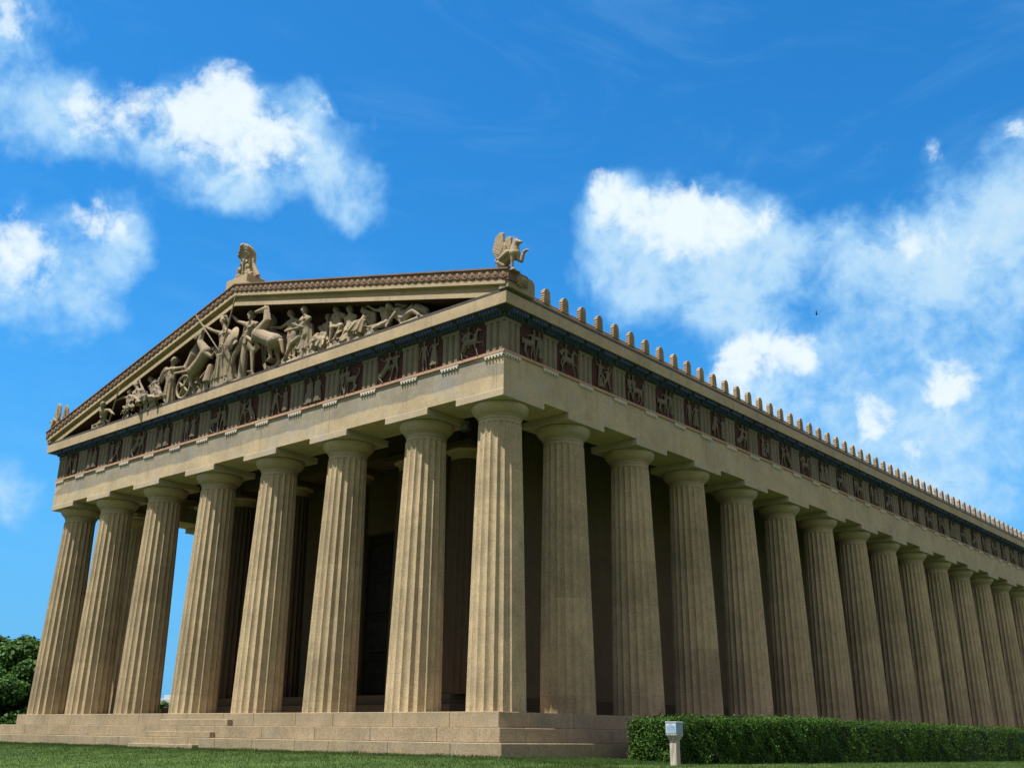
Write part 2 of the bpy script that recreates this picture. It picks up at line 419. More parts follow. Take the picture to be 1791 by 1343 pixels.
def lawn_mat():
    m, t, b = mat_new('lawn')
    geo = t.new('ShaderNodeNewGeometry'); P = geo.outputs['Position']
    n1 = t.noise(P, .35, 5, .6); n2 = t.noise(P, 7, 5, .7)
    c = t.mix(t.mapr(n1, .35, .65), (0.034, 0.066, 0.017), (0.058, 0.1, 0.026))
    c = t.mix(t.mapr(n2, .5, .75), c, (0.075, 0.085, 0.035))
    t.link(c, b.inputs['Base Color']); b.inputs['Roughness'].default_value = .95; b.inputs['Specular IOR Level'].default_value = .05
    bp = t.new('ShaderNodeBump'); bp.inputs['Strength'].default_value = .6; bp.inputs['Distance'].default_value = .05
    t.link(n2, bp.inputs['Height']); t.link(bp.outputs[0], b.inputs['Normal'])
    return m
tag(link('ground', gm, lawn_mat()), kind='structure')

# ================================================================== temple
T = empty('temple', (0, 0, 0), 'huge tan stone temple with fluted columns all round and a carved gable', 'temple')
def part(name, bm, mat, parent=T, smooth=False, recalc=True, loc=(0, 0, 0)):
    if recalc: fixn(bm)
    return link(name, mesh(name, bm, smooth), MT[mat] if isinstance(mat, str) else mat, parent, loc)
def ring(name, prof, mat, parent=T):
    """moulding profile (outward, z) carried round the four sides with mitred corners"""
    bm = bmesh.new()
    R4 = []
    for cx, cy, sx, sy in ((0, 0, 1, -1), (0, YB, 1, 1), (XL, YB, -1, 1), (XL, 0, -1, -1)):
        R4.append([bm.verts.new((cx + sx * o, cy + sy * o, z)) for o, z in prof])
    n = len(prof)
    for a, b in zip(R4, R4[1:] + R4[:1]):
        for i in range(n):
            bm.faces.new((a[i], a[(i + 1) % n], b[(i + 1) % n], b[i]))
    return part(name, bm, mat, parent)

# ---- stepped base: three courses of blocks
def course(x0, x1, y0, y1, z0, z1, depth, seed):
    rnd = random.Random(seed)
    bm = bmesh.new()
    tl = bm.loops.layers.color.new('tone')
    def col(fs, c):
        for f in fs:
            if f.is_valid:
                for l in f.loops: l[tl] = c
    def blk(a0, a1, b0, b1):
        k = rnd.choice([1.0, 1.0, .93, .98, 1.05, .88, 1.0, 1.22])
        w = rnd.uniform(-.02, .02)
        col(box(bm, a0, a1, b0, b1, z0, z1, .014), (k + w, k, k - w, 1))
    x = x1
    while x > x0 + .01:
        L = rnd.uniform(1.7, 3.1); xe = max(x0, x - L)
        if xe - x0 < 1.0: xe = x0
        blk(xe + .004, x - .004, y0, y0 + depth); x = xe
    y = y0 + depth
    while y < y1 - .01:
        L = rnd.uniform(1.8, 3.3); ye = min(y1, y + L)
        if y1 - ye < 1.0: ye = y1
        blk(x1 - depth, x1, y + .004, ye - .004); blk(x0, x0 + depth, y + .004, ye - .004); y = ye
    col(box(bm, x0 + depth, x1 - depth, y0 + depth, y1, z0, z1 - .003), (1, 1, 1, 1))
    return bm
part('base_course', course(XL, 0, 0, YB, -.46, 0, 1.5, 3), 'step', recalc=True)
part('base_course', course(XL - 2.6, .42, -.42, YB + .42, -.89, -.464, 1.2, 5), 'step')
part('base_course', course(XL - 3.2, .9, -.9, YB + .9, -1.9, -.894, 1.2, 8), 'step')
for x0, x1, y0, y1, z0, z1 in ((-17.9, -13.32, -.23, -.003, -.458, -.225), (-18.25, -13.75, -.66, -.423, -.888, -.68), (-18.55, -14.05, -1.16, -.903, -1.6, -1.135)):
    bm = bmesh.new(); tl = bm.loops.layers.color.new('tone')
    for f in box(bm, x0, x1, y0, y1, z0, z1, .014):
        if f.is_valid:
            for l in f.loops: l[tl] = (.97, .96, .95, 1)
    part('stair_block', bm, 'step')

# ---- columns
LEAN = .145
ZA = 9.95
def shaft_mesh(r0, r1, h, lx, ly, flutes=20, z0=0.0):
    bm = bmesh.new()
    per = 8; n = flutes * per
    rings = []
    steps = 16
    for i in range(steps + 1):
        t = i / steps
        r = r0 + (r1 - r0) * t + .014 * math.sin(PI * min(1, t * 1.05))
        z = h * t
        ring_ = []
        for k in range(n):
            th = 2 * PI * k / n
            q = (k % per) / per
            half = PI / flutes
            a = (q - .5) * 2 * half
            chord = r * math.cos(half) / math.cos(a)
            rr = chord - r * .072 * (1 - (2 * q - 1) ** 2)
            ring_.append(bm.verts.new((rr * math.cos(th) + lx * z / 10, rr * math.sin(th) + ly * z / 10, z + z0)))
        rings.append(ring_)
    for a, b in zip(rings, rings[1:]):
        for k in range(n):
            bm.faces.new((a[k], a[(k + 1) % n], b[(k + 1) % n], b[k]))
    bm.faces.new(rings[0][::-1]); bm.faces.new(rings[-1])
    bm.edges.ensure_lookup_table()
    for a, b in zip(rings, rings[1:]):
        for k in range(0, n, per):
            e = bm.edges.get((a[k], b[k]))
            if e: e.smooth = False
    fixn(bm)
    for f in bm.faces: f.smooth = len(f.verts) == 4
    me = bpy.data.meshes.new('column'); bm.to_mesh(me); bm.free()
    return me
def capital_mesh(rt, rm, z0, z1):
    bm = bmesh.new()
    H = z1 - z0
    prof = [(rt * .985, z0), (rt * .985, z0 + .10), (rt * .965, z0 + .105), (rt * .965, z0 + .125), (rt * .99, z0 + .13), (rt * 1.0, z0 + .20)]
    for k in range(3):
        z = z0 + .20 + .03 * k
        prof += [(rt * (1.025 + .02 * k), z + .004), (rt * (1.03 + .02 * k), z + .02), (rt * (1.015 + .02 * k), z + .027)]
    zb = z0 + .30
    for k in range(9):
        t = k / 8
        prof.append((rt * 1.09 + (rm - rt * 1.09) * math.sin(t * PI / 2) ** .85, zb + (z1 - .05 - zb) * t))
    prof += [(rm * 1.0, z1 - .03), (rm * .975, z1)]
    lathe(bm, prof, 56)
    fixn(bm)
    for f in bm.faces: f.smooth = True
    for e in bm.edges:
        if len(e.link_faces) == 2 and e.calc_face_angle(0) > R(38): e.smooth = False
    me = bpy.data.meshes.new('capital'); bm.to_mesh(me); bm.free()
    me.materials.append(MT['cap'])
    return me
ZN = 9.30
CAPM = capital_mesh(.745, 1.0, ZN, ZA)
def abacus_mesh():
    bm = bmesh.new(); box(bm, -1.087, 1.087, -1.087, 1.087, ZA + .002, 10.2, .012); fixn(bm)
    me = mesh('abacus', bm); me.materials.append(MT['abacus']); return me
ABM = abacus_mesh()
SH = {}
def column(x, y, lx, ly):
    key = (lx, ly)
    if key not in SH:
        me = shaft_mesh(.952, .745, ZN, lx * LEAN, ly * LEAN); me.materials.append(MT['shaft']); SH[key] = me
    c = link('column', SH[key], None, T, (x, y, .002))
    off = (lx * LEAN, ly * LEAN, 0)
    link('capital', CAPM, None, c, off)
    link('abacus', ABM, None, c, off)
FX = [-1.0]
for d in [3.69] + [4.296] * 5 + [3.69]: FX.append(FX[-1] - d)
FY = [1.0]
for d in [3.69] + [4.291] * 14 + [3.69]: FY.append(FY[-1] + d)
for i, x in enumerate(FX):
    column(x, 1.0, -1 if i == 0 else (1 if i == 7 else 0), 1)
for y in FY[1:]:
    column(FX[0], y, -1, 0)
for y in FY[1:]:
    column(FX[-1], y, 1, 0)

# ---- entablature
ring('architrave', [(-.08, 10.2), (-.08, 11.478), (-1.9, 11.478), (-1.9, 10.2)], 'arch')
ring('taenia', [(-.02, 11.48), (-.02, 11.578), (-1.0, 11.578), (-1.0, 11.48)], 'taenia')
ring('frieze_wall', [(-.15, 11.58), (-.15, 12.828), (-1.6, 12.828), (-1.6, 11.58)], 'stone')
ring('frieze_crown', [(-.06, 12.74), (-.045, 12.828), (-.148, 12.828), (-.148, 12.74)], 'navy')  # crown coloured dark to carry the shading right below the mutules
ring('cornice_flashing', [(.30, 13.501), (.40, 13.501), (.40, 13.425), (.418, 13.425), (.418, 13.512), (.30, 13.512)], 'lead')
ring('cornice', [(-1.6, 12.83), (0.0, 12.83), (.0, 12.93), (.36, 13.03), (.375, 12.985), (.43, 12.985), (.43, 13.40), (.395, 13.415), (.395, 13.5), (-1.6, 13.5)], 'geison')
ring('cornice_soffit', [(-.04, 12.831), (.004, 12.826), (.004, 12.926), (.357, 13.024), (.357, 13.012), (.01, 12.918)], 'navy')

tri_half = .425
TX = [-15.44 + s * o for o in (2.15, 4.3, 6.47, 8.65, 10.83, 12.87, 14.935) for s in (1, -1)] + [-15.44]
TX.sort(reverse=True)
TY = [.505, 2.57, 4.66]
for a, b in zip(FY[1:], FY[2:]):
    if b < FY[-1] - .1: TY += [(a + b) / 2, b]
TY = sorted(set(TY + [YB - .505, YB - 2.57, YB - 4.66]))
TY = [y for i, y in enumerate(TY) if i == 0 or y - TY[i - 1] > .5]
def triglyph_mesh():
    bm = bmesh.new()
    w = tri_half * 2
    d = .085           # glyph depth
    zt = 12.63
    # plan outline of the fluted body (front = -y), two full glyphs and two half glyphs
    x0 = -tri_half
    g = w / 6
    pts = [(x0, .05), (x0, -.0 + d), (x0 + g * .5, 0)]
    for c in (x0 + 2 * g, x0 + 4 * g):
        pts += [(c - g * .5, 0), (c, d), (c + g * .5, 0)]
    pts += [(-x0 - g * .5, 0), (-x0, d), (-x0, .05)]
    pts = [(p[0], p[1] - .05) for p in pts] 
    pts[0] = (x0, .12); pts[-1] = (-x0, .12)
    prism(bm, pts, 11.58, zt, 2)
    box(bm, x0 - .003, -x0 + .003, -.056, .10, zt, 12.741)
    fixn(bm)
    me = mesh('triglyph', bm); me.materials.append(MT['tri']); return me
def regula_mesh():
    bm = bmesh.new()
    box(bm, -tri_half, tri_half, -.05, .002, 11.405, 11.478)
    for k in range(6):
        x = -tri_half + (k + .5) * tri_half / 3
        lathe(bm, [(.042, 11.335), (.034, 11.405)], 8, x, -.026)
    fixn(bm)
    me = mesh('regula', bm); me.materials.append(MT['regula']); return me
def mutule_mesh():
    bm = bmesh.new()
    pr = [(.01, 12.885), (.335, 12.972), (.335, 13.008), (.01, 12.918)]
    prism(bm, [(-a, b) for a, b in pr], -tri_half, tri_half, 0)
    for r_ in range(2):
        for k in range(6):
            x = -tri_half + (k + .5) * tri_half / 3
            o = .055 + .235 * r_
            zb = 12.885 + (o - .01) * .268
            lathe(bm, [(.052, zb - .11), (.042, zb + .008)], 7, x, -o)
    fixn(bm)
    me = mesh('mutule', bm); me.materials.append(MT['blue']); return me
TRM, RGM, MUM = triglyph_mesh(), regula_mesh(), mutule_mesh()
def on_front(name, me, x, off=0.0, parent=T):
    return link(name, me, None, parent, (x, off, 0))
def on_side(name, me, y, off=0.0, parent=T):
    o = link(name, me, None, parent, (off, y, 0)); o.rotation_euler = (0, 0, PI / 2); return o
# triglyph faces stand at y = 0.05 on the front, x = -0.05 on the long side
for x in TX:
    t_ = on_front('triglyph', TRM, x, .10)
    link('regula', RGM, None, t_, (0, -.022, 0))
for y in TY[:-1]:
    t_ = on_side('triglyph', TRM, y, -.10)
    link('regula', RGM, None, t_, (0, -.022, 0))
mx = sorted(TX + [(a + b) / 2 for a, b in zip(TX, TX[1:])])
my = sorted(TY + [(a + b) / 2 for a, b in zip(TY, TY[1:])])
for x in mx: on_front('mutule', MUM, x)
for y in my:
    if y < 62: on_side('mutule', MUM, y)

# ---- pediment: wall, raking cornice, sima
CXA, Z0A, SL = -15.44, 17.10, .2475
def rake(x): return Z0A - SL * abs(x - CXA)
def rake_part(name, prof, mat, x0=-31.48, x1=.60, clip=13.506, cut=True):
    bm = bmesh.new()
    xs = [x0, CXA, x1]
    zs = sorted({dz for _, dz in prof})
    for dz in zs:
        off = (Z0A + dz - clip) / SL
        for s in (-1, 1):
            v = CXA + s * off
            if x0 + .01 < v < x1 - .01: xs.append(v)
    xs = sorted(xs)
    rings = [[bm.verts.new((x, -o, max(clip + .0001 * i, rake(x) + dz))) for i, (o, dz) in enumerate(prof)] for x in xs]
    n = len(prof)
    for a, b in zip(rings, rings[1:]):
        for i in range(n): bm.faces.new((a[i], a[(i + 1) % n], b[(i + 1) % n], b[i]))
    bm.faces.new(rings[0]); bm.faces.new(rings[-1][::-1])
    return part(name, bm, mat)
rake_part('raking_cornice', [(-1.0, 0), (.42, 0), (.42, .17), (.27, .19), (.27, .43), (.50, .45), (.50, .598), (-1.0, .598)], 'geison', -31.31, .43)
rake_part('raking_soffit_shade', [(-.96, -.02), (.385, -.02), (.385, -.003), (-.96, -.003)], 'soffit_shade', -30.2, -.68)  # dark red sheet added under the rake to stand in for shade
SIMA = rake_part('raking_gutter', [(-.5, .60), (.505, .60), (.51, .64), (.53, .70), (.525, .95), (.575, .965), (.575, 1.02), (-.5, 1.02)], 'sima')
def eggs():
    bm = bmesh.new()
    sp = .355
    for s in (-1, 1):
        k = 0
        while True:
            dx = .18 + k * sp
            if dx > 15.85: break
            x = CXA + s * dx; zc = rake(x) + .815; k += 1
            e = .105
            n = 8
            rings = []
            for i in range(1, 4):
                a = PI / 2 * i / 4
                rings.append([bm.verts.new((x + e * math.sin(a) * math.cos(2 * PI * j / n), -.515 - .04 * math.cos(a) , zc + .125 * math.sin(a) * math.sin(2 * PI * j / n) - s * SL * e * math.sin(a) * math.cos(2 * PI * j / n) )) for j in range(n)])
            top = bm.verts.new((x, -.558, zc))
            for j in range(n):
                bm.faces.new((top, rings[0][j], rings[0][(j + 1) % n]))
            for a_, b_ in zip(rings, rings[1:]):
                for j in range(n): bm.faces.new((a_[j], b_[j], b_[(j + 1) % n], a_[(j + 1) % n]))
            # raised rim round each egg
            pts = []
            for j in range(9):
                th = -PI * j / 8
                pts.append(Vector((x + .148 * math.cos(th), -.53, zc - .0 + .15 * math.sin(th) - s * SL * .148 * math.cos(th))))
            pts = [pts[0] + Vector((0, 0, .12))] + pts + [pts[-1] + Vector((0, 0, .12))]
            for p, q in zip(pts, pts[1:]): capsule(bm, p, .015, q, .015, 5, 1)
    return bm
part('egg_moulding', eggs(), 'egg', SIMA, smooth=True, recalc=False)
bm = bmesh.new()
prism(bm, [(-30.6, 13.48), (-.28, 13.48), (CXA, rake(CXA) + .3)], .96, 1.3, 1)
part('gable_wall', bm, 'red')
# roof slopes
for s in (-1, 1):
    bm = bmesh.new()
    xe = .34 if s > 0 else XL - .34
    zr = lambda x: rake(x) + .52
    a = (xe, zr(xe)); b = (CXA + s * .003, zr(CXA + s * .003))
    prism(bm, [a, b, (b[0], b[1] - .25), (a[0], a[1] - .2)], .97, YB + .4, 1)
    part('roof', bm, 'roof')
# eaves edge under the antefixes, corner blocks, lion heads
for s, xo in ((1, 0), (-1, XL)):
    bm = bmesh.new()
    box(bm, min(xo + s * .05, xo + s * .40), max(xo + s * .05, xo + s * .40), .95, YB + .3, 13.503, 13.60, .01)
    part('eaves_tile', bm, 'roof')
    bm = bmesh.new()
    pts = [(-.46, 13.508), (.93, 13.508), (.93, 13.95)] + [(.93 - .22 + .22 * math.cos(a), 13.95 + .19 * math.sin(a)) for a in [PI / 2 * i / 6 for i in range(1, 7)]] + [(-.46, 14.12)]
    prism(bm, pts, xo + s * .12, xo + s * .55, 0)
    cb = part('corner_block', bm, 'antefix')
    bm = bmesh.new()
    c = Vector((xo + s * .60, .08, 13.85))
    capsule(bm, c, .17, c + Vector((s * .10, 0, .01)), .14)
    capsule(bm, c + Vector((s * .14, 0, -.02)), .09, c + Vector((s * .25, 0, -.045)), .07)
    capsule(bm, c + Vector((s * .12, 0, -.10)), .06, c + Vector((s * .22, 0, -.13)), .045)
    for k in range(11):
        th = PI * 2 * k / 11
        q = c + Vector((s * .02, .17 * math.cos(th), .17 * math.sin(th)))
        capsule(bm, q, .05, q + Vector((-s * .07, .05 * math.cos(th), .05 * math.sin(th))), .03, 6, 2)
    for dy in (-1, 1):
        capsule(bm, c + Vector((s * .06, dy * .12, .12)), .035, c + Vector((s * .05, dy * .13, .15)), .025, 6, 2)
        capsule(bm, c + Vector((s * .19, dy * .055, .05)), .022, c + Vector((s * .2, dy * .055, .05)), .02, 6, 2)
    link('lion_head', remeshed('lion_head', bm, .018, 1), MT['antefix'], cb)
def antefix_mesh():
    bm = bmesh.new()
    out = []
    h, w = .60, .185
    for k in range(10):                                 # wavy palmette outline: bottom to shoulder
        z = .02 + .40 * k / 9
        out.append((w * (1.0 + .06 * (1 if k % 2 else -1)) * (1 - .10 * k / 9), z))
    for k in range(1, 10):
        a = PI / 2 * k / 9
        rr = 1.0 + .04 * (1 if k % 2 else -1)
        out.append((w * .9 * rr * math.cos(a), .42 + .19 * rr * math.sin(a)))
    pts = out + [(-x, z) for x, z in out[-2::-1]]
    prism(bm, [(y, z) for y, z in pts], -.09, .07, 0)
    for s in (-1, 1): capsule(bm, (.06, s * .07, .12), .04, (.06, s * .05, .40), .03, 6, 2)
    capsule(bm, (.065, 0, .10), .035, (.065, 0, .50), .03, 6, 2)
    fixn(bm)
    me = mesh('antefix', bm); me.materials.append(MT['antefix']); return me
AFM = antefix_mesh()
y = 1.77
while y < 67:
    link('antefix', AFM, None, T, (.36, y, 13.60)); y += 1.052
# ---- inner building
bm = bmesh.new()
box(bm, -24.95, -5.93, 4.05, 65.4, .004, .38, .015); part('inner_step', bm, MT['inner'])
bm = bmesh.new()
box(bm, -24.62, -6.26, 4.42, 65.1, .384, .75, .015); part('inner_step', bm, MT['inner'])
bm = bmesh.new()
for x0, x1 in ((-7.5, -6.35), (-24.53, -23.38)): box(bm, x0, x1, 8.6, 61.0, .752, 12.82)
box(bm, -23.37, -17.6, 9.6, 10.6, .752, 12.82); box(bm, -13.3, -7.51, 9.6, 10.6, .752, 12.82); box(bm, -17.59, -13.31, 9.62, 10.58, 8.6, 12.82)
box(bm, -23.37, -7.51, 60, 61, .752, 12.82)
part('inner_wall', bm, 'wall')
bm = bmesh.new()
for x0, x1 in ((-17.5, -15.46), (-15.44, -13.4)):
    box(bm, x0, x1, 10.0, 10.15, .76, 8.55, .02)
    for k in range(4): box(bm, x0 + .25, x1 - .25, 9.95, 10.0, 1.1 + 1.85 * k, 2.6 + 1.85 * k, .03)
part('bronze_door', bm, plain('bronze', (0.025, 0.02, 0.012), .5, .3, 3, .6))
bm = bmesh.new()
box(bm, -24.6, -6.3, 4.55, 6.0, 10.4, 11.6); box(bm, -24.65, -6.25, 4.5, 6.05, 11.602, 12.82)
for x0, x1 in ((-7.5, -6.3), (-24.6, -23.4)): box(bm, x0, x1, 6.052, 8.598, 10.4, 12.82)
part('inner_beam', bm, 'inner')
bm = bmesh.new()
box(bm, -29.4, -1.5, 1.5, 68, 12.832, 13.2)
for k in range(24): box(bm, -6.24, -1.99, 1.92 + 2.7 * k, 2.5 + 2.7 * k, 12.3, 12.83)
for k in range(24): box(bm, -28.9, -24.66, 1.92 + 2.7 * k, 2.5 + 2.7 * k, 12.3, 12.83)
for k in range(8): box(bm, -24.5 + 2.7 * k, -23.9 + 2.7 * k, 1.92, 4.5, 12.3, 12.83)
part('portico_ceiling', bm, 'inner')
INM = shaft_mesh(.82, .66, 9.0, 0, 0); INM.materials.append(MT['inner'])
INC = capital_mesh(.66, .86, 9.0, 9.4)
def inner_ab():
    bm = bmesh.new(); box(bm, -.92, .92, -.92, .92, 9.402, 9.645, .01); fixn(bm); me = mesh('abacus', bm); me.materials.append(MT['inner']); return me
INA = inner_ab()
for o in (8.95, 5.9, 2.1, -2.1, -6.1, -8.95):
    c = link('inner_column', INM, None, T, (CXA + o, 5.28, .752))
    link('capital', INC, None, c); link('abacus', INA, None, c)
# ================================================================== carved figures
def V3(t): return Vector(t)
def hand(bm, wrist, d, s, fdir=(0, -1, 0), spread=False):
    """palm, four fingers of unequal length and a thumb"""
    d = Vector(d); d = d.normalized() if d.length > 1e-5 else Vector((0, 0, -1))
    sd_ = d.cross(Vector(fdir)); sd_ = sd_.normalized() if sd_.length > 1e-3 else Vector((1, 0, 0))
    w = Vector(wrist)
    for k in (-1, 1): capsule(bm, w + sd_ * .014 * s * k, .024 * s, w + d * .075 * s + sd_ * .022 * s * k, .022 * s, 7, 2)
    f = Vector(fdir)
    for k, L in zip((-1.5, -.5, .5, 1.5), (.062, .078, .074, .055)):
        b = w + d * .085 * s + sd_ * (.018 * s * k)
        m_ = b + d * L * .55 * s + sd_ * (.012 * s * k if spread else 0)
        e = m_ + (d * .6 + f * .5).normalized() * L * .5 * s + sd_ * (.010 * s * k if spread else 0)
        capsule(bm, b, .013 * s, m_, .012 * s, 6, 2); capsule(bm, m_, .012 * s, e, .010 * s, 6, 2)
    b = w + d * .02 * s + sd_ * .03 * s
    m_ = b + (sd_ * .6 + d * .7).normalized() * .05 * s
    capsule(bm, b, .015 * s, m_, .013 * s, 6, 2); capsule(bm, m_, .013 * s, m_ + (d + f * .4).normalized() * .035 * s, .011 * s, 6, 2)
def human(bm, J, s, face=(0, -1, 0), hair='short', female=False, spread=False, robe=0.0, nohead=False):
    J = {k: Vector(v) for k, v in J.items()}
    h, n, p = J['h'], J['n'], J['p']
    F = Vector(face).normalized()
    up = (n - p).normalized()
    side = up.cross(F)
    side = side.normalized() if side.length > .1 else Vector((1, 0, 0))
    if side.x < 0: side = -side
    sl = J.get('sl', n - side * .19 * s - up * .05 * s); sr = J.get('sr', n + side * .19 * s - up * .05 * s)
    T_ = (n - p).length
    fb = F * .02 * s
    # trunk: ribcage, waist, pelvis, breast or pectorals
    for k, S in ((-1, sl), (1, sr)):
        a = n.lerp(S, .45) - up * .07 * s
        c = p.lerp(n, .62) + side * .075 * s * k
        capsule(bm, a, .085 * s, c, .112 * s, 12)
        capsule(bm, c, .108 * s, p.lerp(n, .3) + side * .05 * s * k, .095 * s, 12)
        capsule(bm, p.lerp(n, .3) + side * .05 * s * k, .095 * s, p + side * .08 * s * k, .105 * s, 12)
        br = n.lerp(p, .30) + side * .075 * s * k + F * .085 * s
        capsule(bm, br, .048 * s if not female else .055 * s, br + side * .02 * k * s, .045 * s, 8, 2)
        capsule(bm, n - up * .01 * s, .05 * s, S, .062 * s, 10)
    for q in (.42, .30, .2):
        for k in (-1, 1):
            a = p.lerp(n, q) + F * .085 * s + side * .03 * s * k
            capsule(bm, a, .03 * s, a + side * .012 * s * k, .028 * s, 6, 2)
    # neck, skull, jaw, nose, brow, eyes, ears, hair
    hd = (h - n).normalized()
    HS = s * 1.0
    capsule(bm, n - up * .02 * s, .062 * s, h - hd * .03 * s, .054 * s, 10)
    fh = (F - hd * F.dot(hd)).normalized()
    hs = hd.cross(fh)
    capsule(bm, h + hd * .035 * HS - fh * .012 * HS, .092 * HS, h - hd * .01 * HS + fh * .01 * HS, .082 * HS, 12, 4)
    capsule(bm, h - hd * .045 * HS + fh * .035 * HS, .056 * HS, h - hd * .085 * HS + fh * .05 * HS, .036 * HS, 10)
    capsule(bm, h + hd * .015 * HS + fh * .09 * HS, .014 * HS, h - hd * .028 * HS + fh * .108 * HS, .020 * HS, 6, 2)
    for k in (-1, 1):
        capsule(bm, h + hd * .03 * HS + fh * .082 * HS + hs * .012 * k * HS, .017 * HS, h + hd * .024 * HS + fh * .07 * HS + hs * .05 * k * HS, .016 * HS, 6, 2)
        capsule(bm, h + hd * .008 * HS + fh * .074 * HS + hs * .033 * k * HS, .014 * HS, h + hd * .008 * HS + fh * .072 * HS + hs * .038 * k * HS, .013 * HS, 6, 2)
        capsule(bm, h - hd * .02 * HS + hs * .083 * k * HS - fh * .005 * HS, .016 * HS, h + hd * .012 * HS + hs * .087 * k * HS - fh * .012 * HS, .019 * HS, 6, 2)
    capsule(bm, h - hd * .058 * HS + fh * .078 * HS - hs * .015 * HS, .012 * HS, h - hd * .058 * HS + fh * .078 * HS + hs * .015 * HS, .012 * HS, 6, 2)
    capsule(bm, h + hd * .06 * HS - fh * .028 * HS, .098 * HS, h - hd * .0 * HS - fh * .05 * HS, .085 * HS, 12, 4)
    for k in range(9):
        a = PI * (k / 8) - PI / 2
        q = h + hd * .075 * HS + fh * (.055 * math.cos(a) + .005) * HS + hs * .08 * math.sin(a) * HS
        capsule(bm, q, .026 * HS, q - hd * .03 * HS, .022 * HS, 6, 2)
    if hair == 'bun':
        capsule(bm, h + hd * .03 * HS - fh * .12 * HS, .055 * HS, h + hd * .05 * HS - fh * .15 * HS, .045 * HS, 8)
    if hair == 'beard':
        capsule(bm, h - hd * .08 * HS + fh * .06 * HS, .05 * HS, h - hd * .14 * HS + fh * .07 * HS, .03 * HS, 8)
    # arms
    for S, e, w in ((sl, 'le', 'lh'), (sr, 're', 'rh')):
        if e not in J: continue
        E_, W_ = J[e], J[w]
        capsule(bm, S, .066 * s, S.lerp(E_, .35), .058 * s, 10); capsule(bm, S.lerp(E_, .35), .058 * s, E_, .043 * s, 10)
        capsule(bm, E_, .045 * s, E_.lerp(W_, .3), .047 * s, 10); capsule(bm, E_.lerp(W_, .3), .046 * s, W_, .029 * s, 10)
        hand(bm, W_, W_ - E_, s, F, spread)
    # legs
    for k, kn, ft in ((-1, 'lk', 'lf'), (1, 'rk', 'rf')):
        if kn not in J: continue
        H_ = p + side * .085 * s * k - up * .03 * s
        K_, A_ = J[kn], J[ft]
        capsule(bm, H_, .108 * s, H_.lerp(K_, .4), .094 * s, 12); capsule(bm, H_.lerp(K_, .4), .094 * s, K_, .064 * s, 12)
        capsule(bm, K_, .064 * s, K_.lerp(A_, .3) - F * .012 * s, .062 * s, 10); capsule(bm, K_.lerp(A_, .3) - F * .012 * s, .062 * s, A_, .038 * s, 10)
        sh = (A_ - K_).normalized()
        fd = (F - sh * F.dot(sh))
        fd = fd.normalized() if fd.length > .2 else Vector((k, 0, 0))
        capsule(bm, A_ + sh * .02 * s, .042 * s, A_ + fd * .13 * s + sh * .035 * s, .028 * s, 8)
def horse(bm, J, s, hind_back=True):
    J = {k: Vector(v) for k, v in J.items()}
    c, r, po, mu, cr = J['chest'], J['rump'], J['poll'], J['muz'], J['crest']
    capsule(bm, c, .185 * s, c.lerp(r, .5) - Vector((0, 0, .02 * s)), .175 * s, 14, 4); capsule(bm, c.lerp(r, .5) - Vector((0, 0, .02 * s)), .175 * s, r, .19 * s, 14, 4)
    capsule(bm, c + (cr - c) * .1, .165 * s, cr, .105 * s, 12); capsule(bm, cr, .105 * s, po, .062 * s, 12)
    capsule(bm, po, .078 * s, po.lerp(mu, .5), .066 * s, 12); capsule(bm, po.lerp(mu, .5), .062 * s, mu, .045 * s, 12)
    hd = (mu - po).normalized(); nk = (po - cr).normalized()
    capsule(bm, po.lerp(mu, .3) + (cr - po).normalized() * .03 * s, .062 * s, po.lerp(mu, .45) + (cr - po).normalized() * .03 * s, .045 * s, 10)
    for y in (-.045, .045):
        q = po + Vector((0, y * s, 0)) + nk * .05 * s
        capsule(bm, q, .026 * s, q + (nk - hd * .3).normalized() * .08 * s, .010 * s, 6, 2)
        capsule(bm, po.lerp(mu, .3) + Vector((0, y * 1.3 * s, 0)) + nk * .03 * s, .017 * s, po.lerp(mu, .36) + Vector((0, y * 1.3 * s, 0)) + nk * .03 * s, .015 * s, 6, 2)
    # crest of the mane along the back of the neck
    back = -(hd - nk * hd.dot(nk)).normalized()
    for k in range(7):
        t = k / 6
        a = po.lerp(cr, t) + back * (.07 + .05 * t) * s
        capsule(bm, a, .024 * s, a + back * .02 * s - nk * .02 * s, .018 * s, 7, 2)
    for y in (-.035, .035): capsule(bm, mu + Vector((0, y * s, 0)), .02 * s, mu + hd * .02 * s + Vector((0, y * s, 0)), .016 * s, 6, 2)
    for pre, root, rr in (('lf', c, .10), ('rf', c, .10), ('lh', r, .135), ('rh', r, .135)):
        if pre + '1' not in J: continue
        a, b, d = J[pre + '1'], J[pre + '2'], J[pre + '3']
        y = -.09 if pre[0] == 'l' else .09
        ro = root + Vector((0, y * s, -.03 * s))
        capsule(bm, ro, rr * s, a, .068 * s if rr > .12 else .056 * s, 12)
        capsule(bm, a, .062 * s if rr > .12 else .052 * s, b, .042 * s, 10)
        capsule(bm, b, .043 * s, d, .034 * s, 10)
        capsule(bm, d, .042 * s, d + (d - b).normalized() * .05 * s, .050 * s, 10)
    if 'tail' in J:
        capsule(bm, r, .07 * s, J['tail'], .06 * s, 8); capsule(bm, J['tail'], .062 * s, J['tail2'], .035 * s, 8)
